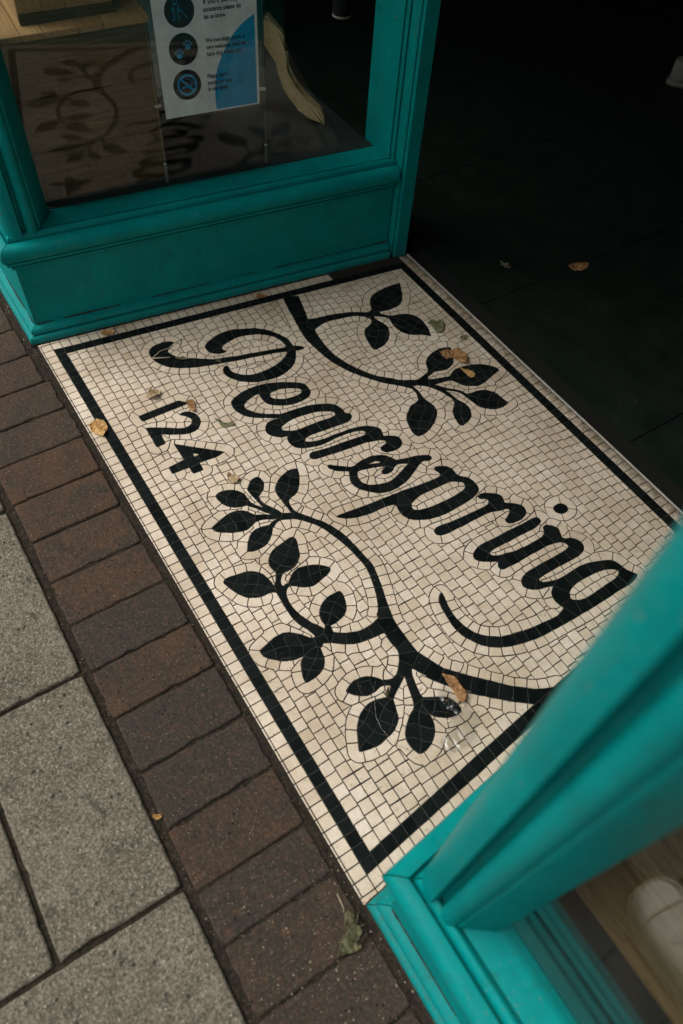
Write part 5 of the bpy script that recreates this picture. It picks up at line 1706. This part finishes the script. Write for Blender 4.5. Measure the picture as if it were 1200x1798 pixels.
def flat_leaf(label, key, mat, amp=0.004, curl=0.0, seed=1, z0=0.0, stalk=None, rib=True):
    P = [Vector(p) for p in LP[key]]
    c = sum(P, Vector((0, 0))) / len(P)
    Q = []
    n = len(P)
    for i in range(n):                      # soften and fray the outline
        a, b, cc, d = P[i - 1], P[i], P[(i + 1) % n], P[(i + 2) % n]
        for t in (0, 0.33, 0.66):
            q = 0.5 * ((2 * b) + (cc - a) * t + (2 * a - 5 * b + 4 * cc - d) * t * t + (3 * b - a - 3 * cc + d) * t ** 3)
            q = q + Vector((noise.noise(Vector((q.x * 400, q.y * 400, seed))), noise.noise(Vector((q.x * 400, q.y * 400, seed + 9))))) * 0.0011
            Q.append(q - c)
    bm = bmesh.new()
    f = bm.faces.new([bm.verts.new((q.x, q.y, 0)) for q in Q])
    bmesh.ops.triangulate(bm, faces=[f])
    for _ in range(6):
        long_ = [e for e in bm.edges if e.calc_length() > 0.0042]
        if not long_:
            break
        bmesh.ops.subdivide_edges(bm, edges=long_, cuts=1)
        bmesh.ops.triangulate(bm, faces=[f_ for f_ in bm.faces if len(f_.verts) > 3])
    R0 = max(q.length for q in Q)
    sv = Vector((seed * 2.3, seed * 5.1, seed))
    mn = 1e9
    for v in bm.verts:
        x, y = v.co.x, v.co.y
        z = amp * (1.1 * noise.noise(Vector((x * 42, y * 42, 0)) + sv) + 0.9 * (0.5 - abs(noise.noise(Vector((x * 85, y * 85, 3)) + sv))) + 0.35 * noise.noise(Vector((x * 220, y * 220, 5)) + sv))
        z += curl * (math.hypot(x, y) / R0) ** 2
        v.co.z = z
        mn = min(mn, z)
    for v in bm.verts:
        v.co.z -= mn - 0.0004
    o = bm_obj('fallen_leaf', bm, mat, None, True)
    o.location = (c.x, c.y, z0)
    so = o.modifiers.new('thick', 'SOLIDIFY'); so.thickness = 0.0004; so.offset = 1
    tag(o, label, 'leaf', 'fallen autumn leaves')
    if stalk:
        a, b = Vector(stalk[0]) - c, Vector(stalk[1]) - c
        tube('stalk', [Vector((a.x, a.y, 0.002)), Vector(((a.x + b.x) / 2 + 0.001, (a.y + b.y) / 2, 0.003)), Vector((b.x, b.y, 0.0016))], 0.0008, M['twig'], o)
    return o
flat_leaf('golden brown leaf lying across the black border by the pavers', 'gold', M['leaf_gold'], 0.006, 0.003, 3, 0.0, ((-1.318, 0.236), (-1.342, 0.233)))
flat_leaf('crumpled tan leaf above the numeral 124', 'tan', M['leaf_tan'], 0.009, 0.002, 5)
flat_leaf('small orange-brown curled leaf at the top of the numeral 1', 'orange', M['leaf_brown'], 0.003, 0.007, 8)
flat_leaf('narrow green leaf between the numeral 2 and the letter e', 'green1', M['leaf_grey'], 0.004, 0.001, 9)
flat_leaf('crumpled tan leaf beside the numeral 4', 'tan2', M['leaf_tan'], 0.008, 0.002, 11)
flat_leaf('grey-green leaf lying flat near the doorway border', 'grey1', M['leaf_grey'], 0.003, 0.001, 13)
flat_leaf('small grey-green leaf against the back border', 'grey2', M['leaf_grey'], 0.003, 0.001, 14)
flat_leaf('large curled brown leaf on the mosaic vine by the doorway', 'curl', M['leaf_brown'], 0.006, 0.010, 15)
flat_leaf('narrow golden leaf on the black mosaic leaf by the doorway', 'narrow', M['leaf_gold'], 0.003, 0.005, 16)
flat_leaf('large dry brown leaf lying on the clear plastic film', 'film', M['leaf_brown'], 0.005, 0.008, 19, 0.003)
flat_leaf('small olive leaf fragment on the pale tiles by the film', 'frag', M['leaf_green'], 0.002, 0.002, 21)
flat_leaf('crumpled green leaf on the pavers beside the right bay', 'green', M['leaf_green'], 0.0085, 0.002, 22, 0.0, ((-0.117, 0.168), (-0.144, 0.171)))
flat_leaf('brown leaf on the dark shop floor', 'inside', M['leaf_brown'], 0.005, 0.003, 25)
leaf('brown leaf tucked under the left bay near its corner', -1.612, 0.377, 0.036, 0.020, R_(80), M['leaf_gold'], 0.15, 0.3, 0.1, 17, 3)
leaf('brown leaf tucked under the left bay halfway to the door', -1.546, 0.805, 0.034, 0.018, R_(75), M['leaf_brown'], 0.15, 0.3, 0.1, 18, 3)
leaf('faint small leaf on the dark shop floor near the door', -1.322, 1.518, 0.030, 0.020, R_(10), M['leaf_grey'], 0.05, 0.1, 0.3, 26, 5)
leaf('crumb of brown leaf on the joint of the pavers', -0.413, -0.030, 0.016, 0.009, R_(60), M['leaf_gold'], 0.2, 0.4, 0.2, 27, 3)
o = tube('twig', [Vector((-1.4674, 0.438, 0.0025)), Vector((-1.4800, 0.4650, 0.004)), Vector((-1.4780, 0.488, 0.005)), Vector((-1.4905, 0.512, 0.004)), Vector((-1.4975, 0.537, 0.002))], 0.0009, M['twig'])
tag(o, 'curved pale stalk lying across the swash of the letter P', 'twig')
o = tube('twig', [Vector((-1.4674, 0.4372, 0.0018)), Vector((-1.4570, 0.4600, 0.002)), Vector((-1.4480, 0.4800, 0.0014))], 0.0011, M['twig'], None, 6, 0.0016)
tag(o, 'short straight orange stalk on the swash of the letter P', 'twig')
leaf('shred of green leaf on the stem of the letter P', -1.428, 0.505, 0.030, 0.011, R_(60), M['leaf_grey'], 0.15, 0.3, 0.25, 31, 4)
leaf('tiny green leaf on the downstroke of the letter P', -1.3745, 0.583, 0.017, 0.011, R_(30), M['leaf_green'], 0.1, 0.2, 0.2, 32, 4)

# torn clear film
def film():
    P = [Vector(p) for p in LP['filmo']]
    c = sum(P, Vector((0, 0))) / len(P)
    bm = bmesh.new()
    f = bm.faces.new([bm.verts.new((p.x - c.x, p.y - c.y, 0)) for p in P])
    bmesh.ops.triangulate(bm, faces=[f])
    for _ in range(7):
        long_ = [e for e in bm.edges if e.calc_length() > 0.006]
        if not long_:
            break
        bmesh.ops.subdivide_edges(bm, edges=long_, cuts=1)
        bmesh.ops.triangulate(bm, faces=[f_ for f_ in bm.faces if len(f_.verts) > 3])
    for v in bm.verts:
        x, y = v.co.x, v.co.y
        gate = 1.0
        z = 0.003 * (0.5 + noise.noise(Vector((x * 24, y * 24, 2))))
        z += gate * 0.011 * max(0, 1 - 5 * abs(noise.noise(Vector((x * 26 + 3, y * 12, 7)))))
        z += gate * 0.006 * max(0, 1 - 5 * abs(noise.noise(Vector((x * 20, y * 40, 1)))))
        v.co.z = 0.0010 + max(0, z)
    o = bm_obj('plastic_film', bm, M['film'], None, False)
    o.location = (c.x, c.y, 0.0006)
    tag(o, 'crumpled clear plastic film on the mosaic leaves near the right bay', 'plastic film')
    tube('thread', [Vector((p[0] - c.x, p[1] - c.y, 0.0012)) for p in LP['thread']], 0.0006, M['film'], o)
film()

# grit, crumbs and dust swept against the pavers: far too many to count
def grit():
    V, Fc = [], []
    def stone(x, y, z, s):
        b = len(V)
        for p in ((1, 0, 0), (-1, 0, 0), (0, 1, 0), (0, -1, 0), (0, 0, 0.8), (0, 0, -0.5)):
            V.append((x + (p[0] + rnd.uniform(-.3, .3)) * s, y + (p[1] + rnd.uniform(-.3, .3)) * s * 0.8, z + (p[2] + rnd.uniform(-.2, .2)) * s * 0.7))
        for f in ((0, 2, 4), (2, 1, 4), (1, 3, 4), (3, 0, 4), (2, 0, 5), (1, 2, 5), (3, 1, 5), (0, 3, 5)):
            Fc.append(tuple(b + i for i in f))
    for _ in range(230):
        stone(rnd.uniform(-0.21, 0.06), rnd.uniform(-0.015, 0.198), 0.0004, rnd.choice([0.0007, 0.001, 0.0013, 0.0019]) * rnd.uniform(0.6, 1.2))
    for _ in range(260):
        stone(rnd.uniform(-1.9, 0.2), rnd.uniform(-0.045, 0.19), 0.0003, rnd.uniform(0.0004, 0.0012))
    for _ in range(240):
        stone(rnd.uniform(-2.0, 0.25), rnd.uniform(-0.040, -0.028), -0.006, rnd.uniform(0.0006, 0.0018))
    for _ in range(160):
        stone(rnd.uniform(-2.0, -1.62), rnd.uniform(0.172, 0.19), -0.006, rnd.uniform(0.0006, 0.0022))
    for _ in range(150):
        stone(rnd.uniform(-1.6, -0.2), rnd.uniform(0.21, 1.2), 0.0004, rnd.uniform(0.0004, 0.0012))
    for _ in range(60):
        stone(rnd.uniform(-1.55, -0.5), rnd.uniform(1.36, 2.4), 0.0004, rnd.uniform(0.0006, 0.0014))
    o = mesh_obj('grit', V, Fc, M['stone'])
    tag(o, 'scattered grit and crumbs on the paving', 'grit', kind='stuff')
grit()
